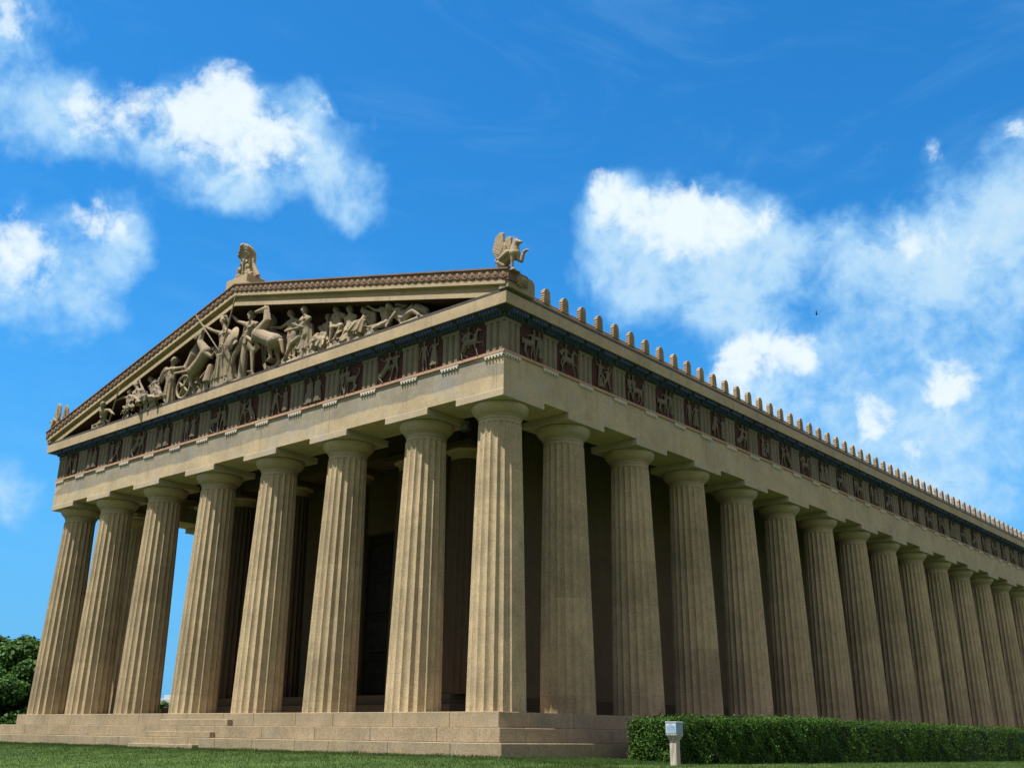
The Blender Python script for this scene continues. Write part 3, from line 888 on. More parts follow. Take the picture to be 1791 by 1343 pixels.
FIGS = """river_god: 1.25|h:-25.63,-0.64,14.46 n:-25.64,-0.56,14.25 p:-25.89,-0.35,13.78 sl:-25.92,-0.54,14.23 sr:-25.15,-0.5,14.14 le:-25.92,-0.5,13.96 lh:-25.56,-0.6,13.63 re:-24.62,-0.5,13.79 rh:-24.52,-0.55,13.52 lk:-26.39,-0.35,13.71 lf:-26.87,-0.35,13.7 rk:-25.4,-0.35,13.65 rf:-25.67,-0.35,13.61
staff_bearer: 1.35|h:-23.86,-0.25,14.84 n:-23.85,-0.25,14.75 p:-23.72,-0.25,14.18 sl:-24.05,-0.25,14.62 sr:-23.58,-0.25,14.57 le:-24.4,-0.25,14.72 lh:-24.89,-0.25,14.7 re:-23.44,-0.25,14.33 rh:-23.55,-0.25,14.11 lk:-23.97,-0.25,14.07 lf:-23.96,-0.25,13.83 rk:-23.36,-0.25,14.02 rf:-23.36,-0.25,13.77
staff: 1|a:-24.22,-0.64,15.06 b:-24.4,-0.36,13.6
child1: 0.8|h:-23.23,-0.5,14.17 n:-23.21,-0.5,14.02 p:-23.34,-0.5,13.83 le:-23.46,-0.5,13.97 lh:-23.67,-0.5,13.95 re:-22.9,-0.5,13.86 rh:-23.08,-0.5,13.75 lk:-23.5,-0.6,13.75 lf:-23.82,-0.6,13.63 rk:-23.3,-0.6,13.59 rf:-23.5,-0.6,13.54
child2: 0.7|h:-23.98,-0.4,14.08 n:-23.85,-0.4,13.97 p:-23.63,-0.4,13.76 le:-24.05,-0.4,13.93 lh:-24.14,-0.4,13.83 re:-23.61,-0.4,13.88 rh:-23.47,-0.4,13.76 lk:-23.64,-0.6,13.67 lf:-23.86,-0.6,13.58 rk:-22.87,-0.6,13.6 rf:-23.18,-0.6,13.54
woman_raised: 1.45|h:-23.08,-0.4,15.02 n:-22.93,-0.4,14.78 p:-22.55,-0.4,14.11 sl:-23.18,-0.4,14.66 sr:-22.54,-0.4,14.65 le:-22.94,-0.55,14.39 lh:-22.35,-0.6,14.05 re:-22.35,-0.4,14.58 rh:-22.77,-0.4,15.09 lk:-22.26,-0.7,13.92 lf:-22.21,-0.7,13.53 rk:-21.71,-0.6,14.19 rf:-21.73,-0.65,13.54
woman_lap_d: 1|a:-21.91,-0.5,14.23 b:-21.59,-0.5,13.64 c:-21.4,-0.5,14.15 d:-22.02,-0.5,13.72
boy: 1.1|h:-21.3,-0.45,14.73 n:-21.15,-0.45,14.51 p:-20.74,-0.45,14 le:-20.96,-0.45,14.63 lh:-20.88,-0.45,14.97 re:-20.95,-0.45,14.25 rh:-21.07,-0.45,14.1 lk:-20.91,-0.65,13.91 lf:-20.61,-0.65,13.54 rk:-20.6,-0.55,13.74 rf:-20.37,-0.5,13.6
shadow_woman: 1.45|h:-22.33,-0.1,15.21 n:-22.14,-0.1,15.03 p:-21.8,-0.1,14.34 le:-22.26,-0.1,14.76 lh:-22.03,-0.1,14.47 re:-21.66,-0.1,14.67 rh:-21.55,-0.1,14.37 lk:-21.98,-0.1,14.02 lf:-21.98,-0.1,13.78 rk:-21.61,-0.1,13.94 rf:-21.5,-0.1,13.72
charioteer: 1.6|h:-20.1,-0.3,15.59 n:-20.15,-0.3,15.32 p:-20.2,-0.3,14.79 sl:-20.52,-0.3,15.24 sr:-19.94,-0.3,15.17 le:-20.94,-0.3,15.2 lh:-21.16,-0.3,15.02 re:-19.56,-0.3,15.14 rh:-19.19,-0.3,15.1 lk:-20.28,-0.3,14.46 lf:-20.48,-0.3,14 rk:-20.12,-0.3,14.39 rf:-20.23,-0.3,13.98
wheel: 1|c:-18.93,-0.65,14.02 l:-19.49,-0.65,14.08 r:-18.4,-0.65,13.99 t:-18.9,-0.65,14.48 b:-19,-0.65,13.57
chariotbody: 1|a:-19.74,-0.4,14.89 b:-18.63,-0.4,14.76 c:-18.86,-0.4,15.19 d:-18.84,-0.4,14.15 e:-18.84,-0.4,13.67
horseL: 1.5|chest:-17.21,-0.45,15.31 rump:-18.1,-0.45,14.63 poll:-17.71,-0.45,16.34 muz:-18.25,-0.45,16.21 crest:-17.84,-0.45,15.95 lh1:-18.27,-0.45,14.27 lh2:-18.2,-0.45,14.06 lh3:-18.03,-0.45,13.8 rh1:-18.15,-0.2,14.34 rh2:-17.91,-0.2,14.06 rh3:-17.7,-0.2,13.95 lf1:-16.78,-0.45,14.99 lf2:-16.51,-0.45,15.2 lf3:-16.32,-0.45,14.93 rf1:-17.4,-0.2,15.6 rf2:-17.02,-0.2,15.54 rf3:-16.83,-0.2,15.24 tail:-18.67,-0.3,14.66 tail2:-18.68,-0.3,14.23
horseL2: 1.5|chest:-18.85,0.02,15.77 rump:-19.38,0.02,15.05 poll:-19.02,0.02,16.02 muz:-19.34,0.02,15.94 crest:-18.82,0.02,16.12 lh1:-19.49,0.02,14.64 lh2:-19.56,0.02,14.47 lh3:-19.41,0.02,14.21 rh1:-19,0.02,14.59 rh2:-19.06,0.02,14.37 rh3:-18.82,0.02,14.15 lf1:-18.4,0.02,15.44 lf2:-18.03,0.02,15.47 lf3:-17.89,0.02,15.2 rf1:-18.45,0.02,15.68 rf2:-18.12,0.02,15.66 rf3:-17.92,0.02,15.38
stump: 1|a:-16.9,-0.35,14.56 b:-16.98,-0.35,13.74
athena: 1.75|h:-16.28,-0.35,16.56 n:-16.1,-0.35,16.17 p:-16,-0.35,15.21 sl:-16.36,-0.35,16.02 sr:-15.65,-0.35,15.91 le:-16.78,-0.5,16.21 lh:-17.61,-0.6,16.66 re:-15.13,-0.35,15.36 rh:-14.93,-0.6,15.12 lk:-16.28,-0.35,14.62 lf:-16.8,-0.35,13.74 rk:-15.89,-0.35,14.53 rf:-16.03,-0.35,13.72
athena_d: 1|a:-16.03,-0.4,14.97 b:-16.28,-0.4,13.79 c:-15.68,-0.4,13.76 crest1:-16.5,-0.4,16.78 crest2:-16.06,-0.4,16.77 crest3:-16.37,-0.4,16.81
shield: 1|c:-15.11,-0.55,15.36 t:-15.22,-0.55,15.92 r:-14.57,-0.55,15.34 b:-15,-0.55,14.84 l:-15.75,-0.55,15.42
spear: 1|a:-17.93,-0.76,17.17 b:-16.04,-0.6,15.07
poseidon: 1.75|h:-14.57,-0.12,16.5 n:-14.45,-0.12,16.17 p:-14.81,-0.12,15.35 sl:-14.86,-0.12,16.16 sr:-14.06,-0.12,15.97 le:-15.5,-0.12,16.46 lh:-16.04,-0.12,16.89 re:-14.12,-0.02,15.51 rh:-14.17,-0.02,15.08 lk:-15.33,-0.27,14.75 lf:-15.64,-0.27,13.76 rk:-14.38,-0.02,14.84 rf:-14.23,-0.02,13.86
trident: 1|a:-14.87,-0.8,17.31 b:-15.64,-0.66,15.27
tridentfork: 1|a:-15.91,-0.66,15.35 b:-15.46,-0.66,15.17 a2:-15.91,-0.66,14.92 b2:-15.48,-0.66,14.76
horseR: 1.72|chest:-13.36,-0.47,15.2 rump:-12.13,-0.47,14.6 poll:-12.98,-0.47,16.27 muz:-13.7,-0.47,16.32 crest:-12.84,-0.47,15.67 lf1:-13.55,-0.62,14.9 lf2:-13.99,-0.62,15.21 lf3:-14.03,-0.62,15 rf1:-13.46,-0.47,14.75 rf2:-13.25,-0.47,14.63 rf3:-13.47,-0.47,14.53 lh1:-12.49,-0.47,14.32 lh2:-12.36,-0.47,13.93 lh3:-12.79,-0.47,13.78 rh1:-12.4,-0.17,14.24 rh2:-12.25,-0.17,13.96 rh3:-12.2,-0.17,13.85 tail:-11.75,-0.47,14.51 tail2:-11.56,-0.47,13.96
horseR2: 1.55|chest:-14.25,0.6,15.83 rump:-13,0.6,15.16 poll:-14.04,0.6,16.55 muz:-14.32,0.6,16.37 crest:-13.86,0.6,16.15 lf1:-14.55,0.6,15.23 lf2:-14.45,0.6,14.82 lf3:-14.36,0.6,14.41 rf1:-14.31,0.6,15.17 rf2:-14.29,0.6,14.78 rf3:-14.24,0.6,14.44 lh1:-12.95,0.6,14.8 lh2:-12.83,0.6,14.49 lh3:-12.87,0.6,14.23 rh1:-12.72,0.6,14.79 rh2:-12.61,0.6,14.52 rh3:-12.62,0.6,14.27
reaching: 1.6|h:-12.01,0.1,15.96 n:-11.82,0.1,15.69 p:-11.77,0.1,14.96 sl:-12.07,0.1,15.61 sr:-11.51,0.1,15.52 le:-12.62,0.1,15.5 lh:-13.45,0.1,15.73 re:-11.44,0.1,15.2 rh:-11.59,0.1,14.97 lk:-11.89,0.1,14.47 lf:-12.05,0.1,13.97 rk:-11.53,0.1,14.46 rf:-11.54,0.1,13.97
leader: 1.6|h:-10.72,-0.2,15.68 n:-10.64,-0.2,15.47 p:-10.6,-0.2,14.6 sl:-10.84,-0.2,15.32 sr:-10.32,-0.2,15.23 le:-10.56,-0.35,14.86 lh:-10.86,-0.45,15 re:-10.73,-0.4,14.86 rh:-11.33,-0.45,14.9 lk:-11.19,-0.35,14.32 lf:-11.65,-0.35,13.68 rk:-10.73,-0.2,14.25 rf:-10.68,-0.2,13.86
leader_d: 1|a:-10.73,-0.1,14.69 b:-10.89,-0.1,13.98 c:-10.52,-0.1,15.03 d:-10.46,-0.1,13.93
shadow_seated: 1.4|h:-9.74,0.27,15.26 n:-9.7,0.27,15.04 p:-9.73,0.27,14.61 le:-9.88,0.27,14.89 lh:-9.8,0.27,14.66 re:-9.54,0.27,14.76 rh:-9.62,0.27,14.62 lk:-9.87,0.27,14.56 lf:-9.85,0.27,14.31 rk:-9.6,0.27,14.49 rf:-9.58,0.27,14.24
shadow_child: 0.9|h:-10.06,0.15,14.85 n:-9.96,0.15,14.66 p:-9.83,0.15,14.39 le:-10.08,0.15,14.57 lh:-10,0.15,14.41 re:-9.78,0.15,14.5 rh:-9.74,0.15,14.37 lk:-10.03,0.15,14.36 lf:-10.04,0.15,14.2 rk:-9.81,0.15,14.27 rf:-9.83,0.15,14.15
crouch: 1.5|h:-9.99,0.25,14.81 n:-9.82,0.15,14.57 p:-9.63,-0.05,14 le:-9.87,-0.05,14.36 lh:-9.84,-0.25,14.19 re:-9.5,-0.05,14.17 rh:-9.32,-0.25,13.91 lk:-9.8,-0.15,14.41 lf:-10.24,-0.25,13.87 rk:-9.82,-0.25,14.27 rf:-9.97,-0.3,13.79
crouch_d: 1|a:-9.82,-0.1,14.43 b:-10.11,-0.1,13.92 c:-9.6,-0.1,14.26 d:-9.76,-0.1,13.88
nude_seated: 1.5|h:-8.95,0.05,15.3 n:-8.85,0.05,15.17 p:-8.82,0.05,14.59 sl:-9.13,0.05,15.13 sr:-8.49,0.05,14.97 le:-9.24,0.05,14.94 lh:-8.91,-0.25,14.56 re:-8.35,0.05,14.73 rh:-8.38,0.05,14.54 lk:-8.74,-0.3,14.39 lf:-8.84,-0.3,13.81 rk:-8.24,-0.25,14.39 rf:-8.56,-0.3,13.85
draped_b: 1.5|h:-8.1,0,15.09 n:-8.04,0,14.92 p:-7.89,0,14.28 sl:-8.16,0,14.8 sr:-7.73,0,14.69 le:-8.2,0,14.58 lh:-8.06,0,14.4 re:-8.04,0,14.42 rh:-8.22,-0.25,14.17 lk:-7.91,-0.25,14.07 lf:-8.22,-0.25,13.83 rk:-7.71,-0.25,13.98 rf:-7.79,-0.25,13.73
draped_c: 1.55|h:-7.3,0.1,14.88 n:-7.17,0.1,14.82 p:-6.94,0.1,14.19 sl:-7.3,0.1,14.71 sr:-6.74,0.1,14.57 le:-7.34,0.1,14.51 lh:-6.95,-0.15,14.17 re:-6.68,0.1,14.34 rh:-6.83,0.1,14.22 lk:-6.96,-0.25,14.31 lf:-7.15,-0.25,13.8 rk:-7.23,-0.3,14.25 rf:-7.51,-0.3,13.92
raised_arm_man: 1.45|h:-6.19,0.05,14.62 n:-6.04,0.05,14.62 p:-5.94,0.05,14.04 sl:-6.18,0.05,14.58 sr:-5.69,0.05,14.45 le:-6.63,0.05,14.7 lh:-7.02,0.05,14.96 re:-5.6,0.05,14.14 rh:-5.46,-0.25,13.82 lk:-6.06,-0.3,13.8 lf:-6.6,-0.3,13.88 rk:-5.75,-0.3,13.8 rf:-6.28,-0.35,13.72
reclining: 1.4|h:-5.59,-0.15,14.48 n:-5.42,-0.05,14.36 p:-4.92,-0.05,13.9 sl:-5.18,-0.2,14.15 sr:-5.17,0.05,14.35 le:-5.31,-0.3,13.95 lh:-5.42,-0.35,13.76 re:-4.89,0.05,14.43 rh:-5.16,-0.05,14.5 lk:-4.32,-0.05,14.14 lf:-3.69,0,13.82 rk:-4.24,-0.25,13.94 rf:-3.86,-0.25,13.66
reclining_d: 1|a:-4.32,-0.05,14.14 b:-3.68,-0.05,13.81 c:-5.27,-0.05,14.16 d:-4.85,-0.05,13.88
griffin: 1|hind:-0.19,0,13.27 chest:0.41,0,13.12 neck:0.43,0,13.11 head:0.52,0,13.09 beak:0.68,0,13.05 ear:0.49,0,13.1 crest:0.4,0,13.12 foot:0.39,0,13.12 knee:0.41,0,13.12 paw:0.93,0,12.99 elbow:0.68,-0,13.05 el2:0.62,0,13.07 w1:0.27,0,13.15 w2:0.1,0,13.19 w3:-0.23,0,13.28 w4:-0.28,0,13.29 w5:-0.07,0,13.24 hknee:-0.26,0,13.28 hfoot:-0.42,0,13.32 t1:-0.19,0,13.27 t2:-0.39,0,13.32 t3:-0.34,0,13.3"""
FG = {}
for ln in FIGS.strip().split('\n'):
    nm, rest = ln.split(': ', 1)
    sc_, js = rest.split('|')
    FG[nm] = (float(sc_), {q.split(':')[0]: tuple(float(v) for v in q.split(':')[1].split(',')) for q in js.split()})
ZF = 13.502
def plinth(bm, J, keys, pad=.16):
    """low rough rock under the feet, down to the gable floor"""
    tops = []
    for k in keys:
        x, y, z = J[k]
        yb = max(y, -.20)
        top = max(ZF + .06, z - .12)
        capsule(bm, (x, yb, ZF), pad + .06, (x, yb, top - .04), pad, 9, 3)
        capsule(bm, (x, yb, top - .06), pad * .9, (x, y, top - .02), pad * .6, 9, 3)
        tops.append((x, yb, top))
    for a, b in zip(tops, tops[1:] + [(J['p'][0] if 'p' in J else tops[0][0], -.1, tops[0][2])]):
        capsule(bm, (a[0], a[1], ZF + .02), .17, (b[0], b[1], ZF + .02), .17, 9, 3)
        capsule(bm, (a[0], a[1], min(a[2], b[2]) - .06), .12, (b[0], b[1], min(a[2], b[2]) - .06), .12, 9, 3)
    if 'p' in J:
        p = J['p']; capsule(bm, (p[0], max(p[1], -.15), ZF), .2, (p[0], max(p[1], -.2) + .03, max(ZF, p[2] - .22)), .16, 9, 3)

def statue(name, bm, label, cat='statue', vox=.026, mat='statue', group='carved figures in the gable'):
    me = remeshed(name, bm, vox, 1)
    # seat it: nothing below the gable floor
    co = np.empty(len(me.vertices) * 3); me.vertices.foreach_get('co', co)
    co = co.reshape(-1, 3); co[:, 2] = np.maximum(co[:, 2], ZF); co[:, 1] = np.minimum(co[:, 1], .94)
    low = co[:, 2] < ZF + .35; co[low, 1] = np.maximum(co[low, 1], -.41)
    x0 = float(co[:, 0].mean())
    co[:, 0] -= x0; co[:, 2] -= ZF
    me.vertices.foreach_set('co', co.ravel()); me.update()
    o = link(name, me, MT[mat], None, (x0, 0, ZF))
    return tag(o, label, cat, group)
def fig(key, label, **kw):
    s, J = FG[key]
    bm = bmesh.new()
    cloth = kw.pop('cloth', [])
    base = kw.pop('base', ('lf', 'rf'))
    human(bm, J, s, **kw)
    for a, r0, b, r1, n, amp in cloth: drape(bm, a, r0, b, r1, n, amp)
    if base: plinth(bm, J, base)
    return bm
def mid(J, a, b, t=.5): return tuple(Vector(J[a]).lerp(Vector(J[b]), t))
def gown(key, r0=.2, r1=.33, n=9, amp=.035, to=None, down=0):
    s, J = FG[key]
    p = Vector(J['p']); f = to or tuple((Vector(J['lf']) + Vector(J['rf'])) / 2)
    f = Vector(f); f.z -= down
    if f.z < ZF + .75: f.z = ZF + .08; f.y = max(f.y, -.2)
    nk = Vector(J['n'])
    return [(tuple(p.lerp(nk, .35)), r0 * s * .62, tuple(f), r1 * s * .62, n, amp), (tuple(nk.lerp(p, .18)), .135 * s, tuple(p.lerp(nk, .1)), .165 * s, n, amp * .55)]
statue('river_god_statue', fig('river_god', '', base=('lf', 'rf', 'lk'), hair='beard'), 'bent bare-backed seated stone man in the far left corner of the gable')
statue('seated_woman_statue', fig('staff_bearer', '', female=True, hair='bun', cloth=gown('staff_bearer')), 'stone woman in the shade reaching out to a thin upright staff')
c1 = fig('child1', ''); statue('child_statue', c1, 'small stone child kneeling before the woman with the staff', vox=.018)
c2 = fig('child2', '', cloth=gown('child2', .2, .25)); statue('child_statue', c2, 'small stone child lying lowest, just right of the thin staff', vox=.018)
_, J = FG['woman_raised']; L = FG['woman_lap_d'][1]
statue('seated_woman_statue', fig('woman_raised', '', female=True, hair='bun', cloth=gown('woman_raised', to=J['lf'])[1:] + [(L['a'], .24, (L['d'][0], -.12, ZF + .06), .36, 9, .045), (L['c'], .24, (L['b'][0], -.12, ZF + .06), .36, 8, .045), (J['p'], .25, L['a'], .26, 8, .03)]), 'seated stone woman with one forearm raised beside her head and a wide draped lap')
statue('boy_statue', fig('boy', '', cloth=[]), 'bare stone boy perched on a draped lap left of the wheel', vox=.022)
statue('standing_woman_statue', fig('shadow_woman', '', female=True, hair='bun', cloth=gown('shadow_woman')), 'draped stone woman in deep shade behind the bare boy')
_, J = FG['charioteer']
bm = fig('charioteer', '', female=True, hair='bun', cloth=gown('charioteer', .24, .40, 10, .045, down=.4))
for k in range(6):       # cloak blown out in an arc behind the shoulders
    t = k / 5
    a = Vector(J['sl']).lerp(Vector(J['le']), t) + Vector((0, 0, .12 * math.sin(PI * t)))
    capsule(bm, a, .10, a + Vector((-.1, .05, -.35 - .1 * t)), .06, 9)
statue('charioteer_statue', bm, 'stone woman driver with a billowing cloak standing behind the wheel')
# chariot
_, W_ = FG['wheel']; _, CB = FG['chariotbody']
ch = empty('chariot', (-19.1, -.2, ZF), 'stone chariot with one four-spoked wheel in the gable', 'chariot', 'carved figures in the gable')
def child_mesh(name, bm, vox, par, mat='statue'):
    me = remeshed(name, bm, vox, 1); o = link(name, me, MT[mat], par); o.matrix_parent_inverse = par.matrix_world.inverted() if False else Matrix.Translation(-Vector(par.location)); return o
bm = bmesh.new()
n = 28; wc = Vector((FG['wheel'][1]['c'][0], -.36, 14.07)); wr = .53
for k in range(n):
    a, b = 2 * PI * k / n, 2 * PI * (k + 1) / n
    capsule(bm, wc + Vector((wr * math.cos(a), 0, wr * math.sin(a))), .062, wc + Vector((wr * math.cos(b), 0, wr * math.sin(b))), .062, 8, 2)
for k in range(4):
    a = PI / 4 + k * PI / 2 + .15
    capsule(bm, wc, .06, wc + Vector((wr * math.cos(a), 0, wr * math.sin(a))), .042, 8, 2)
capsule(bm, wc + Vector((0, -.07, 0)), .10, wc + Vector((0, .1, 0)), .10, 10)
child_mesh('wheel', bm, .02, ch)
bm = bmesh.new()
for k in range(9):
    a = PI * k / 8 - PI / 2
    q = Vector((-18.98 + .42 * math.cos(a), -.02 + .26 * math.sin(a), 0))
    capsule(bm, q + Vector((0, 0, 14.2)), .07, q + Vector((0, 0, 15.0)), .06, 8)
ca, cb_ = FG['chariotbody'][1]['a'], FG['chariotbody'][1]['b']; capsule(bm, ca, .06, cb_, .07, 9); capsule(bm, ca, .06, (ca[0] - .05, ca[1], ca[2] - .28), .045, 9)
for xx in (-19.5, -18.8, -18.4): capsule(bm, (xx, .1, ZF + .1), .2, (xx, .1, 14.1), .14, 9)
capsule(bm, (-18.6, .0, 14.1), .12, (-17.6, .1, 14.9), .07, 9)
child_mesh('chariot_body', bm, .026, ch)
for key, lab, vox in (('horseL', 'rearing stone horse right of the wheel with its head thrown back to the left', .026), ('horseL2', 'second stone horse in the shade behind the left rearing one', .03),
                      ('horseR', 'proud stone horse with an arched neck and one foreleg lifted, right of the gable centre', .026), ('horseR2', 'shaded stone horse whose neck shows behind the proud right horse', .03)):
    s, J = FG[key]; bm = bmesh.new(); horse(bm, J, s)
    if key == 'horseL':
        plinth(bm, J, ('lh3', 'rh3'), .14)
    elif key == 'horseR': plinth(bm, J, ('lh3', 'rh3'), .14)
    else: plinth(bm, J, ('lh3', 'rh3'), .12)
    statue('horse_statue', bm, lab, 'horse statue', vox)
bm = bmesh.new(); J = FG['stump'][1]
capsule(bm, J['a'], .17, J['b'], .30, 12); capsule(bm, J['b'], .30, tuple(Vector(J['b'])*1.0 + Vector((0, 0, ZF + .1 - J['b'][2]))), .34, 12)
for k in range(7):
    a = 2 * PI * k / 7; capsule(bm, Vector(J['a']) + Vector((.14 * math.cos(a), .12 * math.sin(a), 0)), .04, Vector(J['b']) + Vector((.27 * math.cos(a), .25 * math.sin(a), -.3)), .06, 7)
statue('tree_stump_carving', bm, 'plain stone stump propping the left rearing horse', 'stump')
# goddess with shield, spear, helmet
s, J = FG['athena']; D_ = FG['athena_d'][1]
bm = bmesh.new(); human(bm, J, s, female=True)
for pts, r in (((D_['crest1'], D_['crest3'], D_['crest2'], tuple(Vector(J['n']) + Vector((.16, .05, .3)))), .06),): tube(bm, pts, r, 8)
capsule(bm, Vector(J['h']) + Vector((0, .02, .08)), .2, Vector(J['h']) + Vector((.02, .03, .14)), .17, 12)
hm = lambda q: (q[0], -.12, ZF + .06)
drape(bm, D_['a'], .30, hm(D_['b']), .50, 10, .055); drape(bm, Vector(J['p']) + Vector((.1, .05, .1)), .3, hm(D_['c']), .48, 9, .05)
drape(bm, mid(J, 'n', 'p', .2), .25, J['p'], .32, 9, .03)
plinth(bm, J, ('lf', 'rf'))
statue('goddess_statue', bm, 'helmeted stone goddess in a long folded gown at the gable centre, one arm stretched left')
Sh = FG['shield'][1]
bm = bmesh.new()
lathe(bm, [(.56, 0), (.60, .02), (.60, .06), (.54, .06), (.50, .10), (.38, .17), (.2, .21), (.02, .225)], 48)
fixn(bm)
me = mesh('shield', bm, True)
so = link('shield', me, MT['statue'], None, (-15.62, -.24, 15.58)); so.rotation_euler = (R(80), R(14), R(-12))
tag(so, 'large round stone shield between the two central figures', 'shield')
def rod(name, a, b, r, label, cat):
    bm = bmesh.new(); a, b = Vector(a), Vector(b)
    capsule(bm, a - b, r, (0, 0, 0), r, 8, 2)
    return tag(link(name, mesh(name, bm, True), MT['statue'], None, b), label, cat)
sp_ = rod('spear', FG['spear'][1]['a'], FG['spear'][1]['b'], .032, 'long pale spear leaning across the left slope of the gable', 'spear')
st_ = rod('staff', FG['staff'][1]['a'], (-25.35, -.36, ZF), .032, 'thin upright pale staff near the left end of the gable', 'staff')
td = empty('trident', FG['trident'][1]['b'], 'three-forked stone trident pointing down at the gable centre', 'trident')
a, b = Vector(FG['trident'][1]['a']), Vector(FG['trident'][1]['b'])
bm = bmesh.new(); capsule(bm, a - b, .032, (0, 0, 0), .032, 8, 2); link('shaft', mesh('shaft', bm, True), MT['statue'], td)
K = FG['tridentfork'][1]; bm = bmesh.new()
aa, bb, a2, b2 = [Vector(K[k]) - b for k in ('a', 'b', 'a2', 'b2')]
capsule(bm, aa, .03, bb, .03, 8, 2)
for k in range(4):
    t = k / 3; capsule(bm, aa.lerp(bb, t), .026, a2.lerp(b2, t), .018, 7, 2)
link('fork', mesh('fork', bm, True), MT['statue'], td)
s, J = FG['poseidon']
bm = bmesh.new(); human(bm, J, s, hair='beard')
plinth(bm, J, ('lf', 'rf'), .14)
drape(bm, mid(J, 'lk', 'rk', .45), .10, tuple(Vector(mid(J, 'lf', 'rf', .4)) + Vector((0, .25, 0))), .26, 7, .04)
statue('sea_god_statue', bm, 'nude striding stone man with one arm raised holding the trident')
statue('young_man_statue', fig('reaching', '', cloth=[(FG['reaching'][1]['p'], .2, mid(FG['reaching'][1], 'lf', 'rf'), .3, 8, .04)]), 'stone youth in the shade stretching an arm towards the right horse')
_, J = FG['leader']; D_ = FG['leader_d'][1]
statue('leading_woman_statue', fig('leader', '', female=True, hair='bun', cloth=gown('leader', .25, .3)[1:] + [(D_['a'], .24, D_['b'], .36, 9, .05), (D_['c'], .24, D_['d'], .34, 8, .045)]), 'tall draped stone woman with a band round her hair and one bare leg forward')
statue('seated_figure_statue', fig('shadow_seated', '', female=True, hair='bun', cloth=gown('shadow_seated')), 'stone figure in deep shade right of the tall draped woman, behind the crouching one')
statue('child_statue', fig('shadow_child', '', cloth=gown('shadow_child')), 'shaded stone child whose head shows just above the crouching draped figure', vox=.02)
_, J = FG['crouch']; D_ = FG['crouch_d'][1]
statue('crouching_woman_statue', fig('crouch', '', female=True, cloth=[(D_['a'], .17, D_['b'], .34, 9, .04), (D_['c'], .2, D_['d'], .36, 9, .045), (J['n'], .2, J['p'], .34, 9, .04)]), 'crouching stone woman wrapped in crinkled cloth, knees drawn up')
statue('seated_man_statue', fig('nude_seated', ''), 'bare-chested stone man sitting upright with both shins bare')
statue('seated_woman_statue', fig('draped_b', '', female=True, hair='bun', cloth=gown('draped_b', .24, .36)), 'seated stone woman in a light gown between the bare-chested man and the big folded knees')
_, J = FG['draped_c']
statue('seated_woman_statue', fig('draped_c', '', female=True, hair='bun', cloth=[(J['lk'], .17, J['lf'], .3, 7, .045), (J['rk'], .17, J['rf'], .3, 7, .045), (J['p'], .24, mid(J, 'lk', 'rk'), .24, 8, .03), (mid(J, 'n', 'p', .25), .2, J['p'], .26, 8, .03)]), 'seated stone woman with big ribbed folds of cloth over both knees')
statue('seated_man_statue', fig('raised_arm_man', '', spread=True), 'sitting stone man throwing one arm up with spread fingers, right of the folded knees')
_, J = FG['reclining']; D_ = FG['reclining_d'][1]
statue('reclining_woman_statue', fig('reclining', '', female=True, hair='bun', spread=True, cloth=[(J['p'], .24, D_['a'], .22, 8, .04), (D_['a'], .2, D_['b'], .13, 8, .035), (D_['c'], .2, D_['d'], .27, 8, .035)]), 'reclining stone woman in the right corner of the gable with folded wings of cloth')

# ================================================================== metopes
def relief(design):
    bm = bmesh.new()
    design(bm)
    # a thin ground joins all the figures to the slab behind
    for v in bm.verts: v.co.y = -.01 + v.co.y * .62
    me = remeshed('relief_figure', bm, .0145, 1)
    me.materials.append(MT['relief'])
    return me
def man(bm, h, p, lk, lf, rk, rf, le, lh, re, rh, s=.62, n=None, face=(0, -1, 0), **k):
    c3 = lambda t, y=-.06: (t[0], t[2] if len(t) > 2 else y, t[1])
    nn = n or (h[0] + (p[0] - h[0]) * .24, h[1] - .145)
    human(bm, dict(h=c3(h), n=c3(nn), p=c3(p), lk=c3(lk, -.08), lf=c3(lf, -.07), rk=c3(rk, -.05), rf=c3(rf, -.05), le=c3(le), lh=c3(lh, -.09), re=c3(re), rh=c3(rh, -.09)), s, face, **k)
def hrs(bm, chest, rump, crest, poll, muz, lf, rf, lh, rh, tail, s=.66):
    c3 = lambda t, y=-.07: (t[0], y, t[1])
    J = dict(chest=c3(chest), rump=c3(rump), crest=c3(crest), poll=c3(poll), muz=c3(muz), tail=c3(tail[0]), tail2=c3(tail[1]))
    for k, L, y in (('lf', lf, -.12), ('rf', rf, -.03), ('lh', lh, -.12), ('rh', rh, -.03)):
        for i, q in enumerate(L): J[k + str(i + 1)] = (q[0], y, q[1])
    horse(bm, J, s)
def centaur(bm, chest, rump, waist, neck, head, lf, rf, lh, rh, le, lh_, re, rh_, tail, s=.62):
    c3 = lambda t, y=-.07: (t[0], y, t[1])
    capsule(bm, c3(chest), .12, c3(rump), .125, 14, 4)
    for L, root, y, r in ((lf, chest, -.12, .07), (rf, chest, -.03, .07), (lh, rump, -.12, .09), (rh, rump, -.03, .09)):
        q = [c3(root, y)] + [c3(t, y) for t in L]
        for (a, b), (r0, r1) in zip(zip(q, q[1:]), ((r, .042), (.042, .028), (.03, .024))): capsule(bm, a, r0, b, r1, 10)
        capsule(bm, q[-1], .03, Vector(q[-1]) + (Vector(q[-1]) - Vector(q[-2])).normalized() * .03, .034, 8)
    tube(bm, [c3(rump)] + [c3(t) for t in tail], .035)
    human(bm, dict(h=c3(head), n=c3(neck), p=c3(waist), le=c3(le), lh=c3(lh_, -.1), re=c3(re), rh=c3(rh_, -.1)), s, hair='beard')
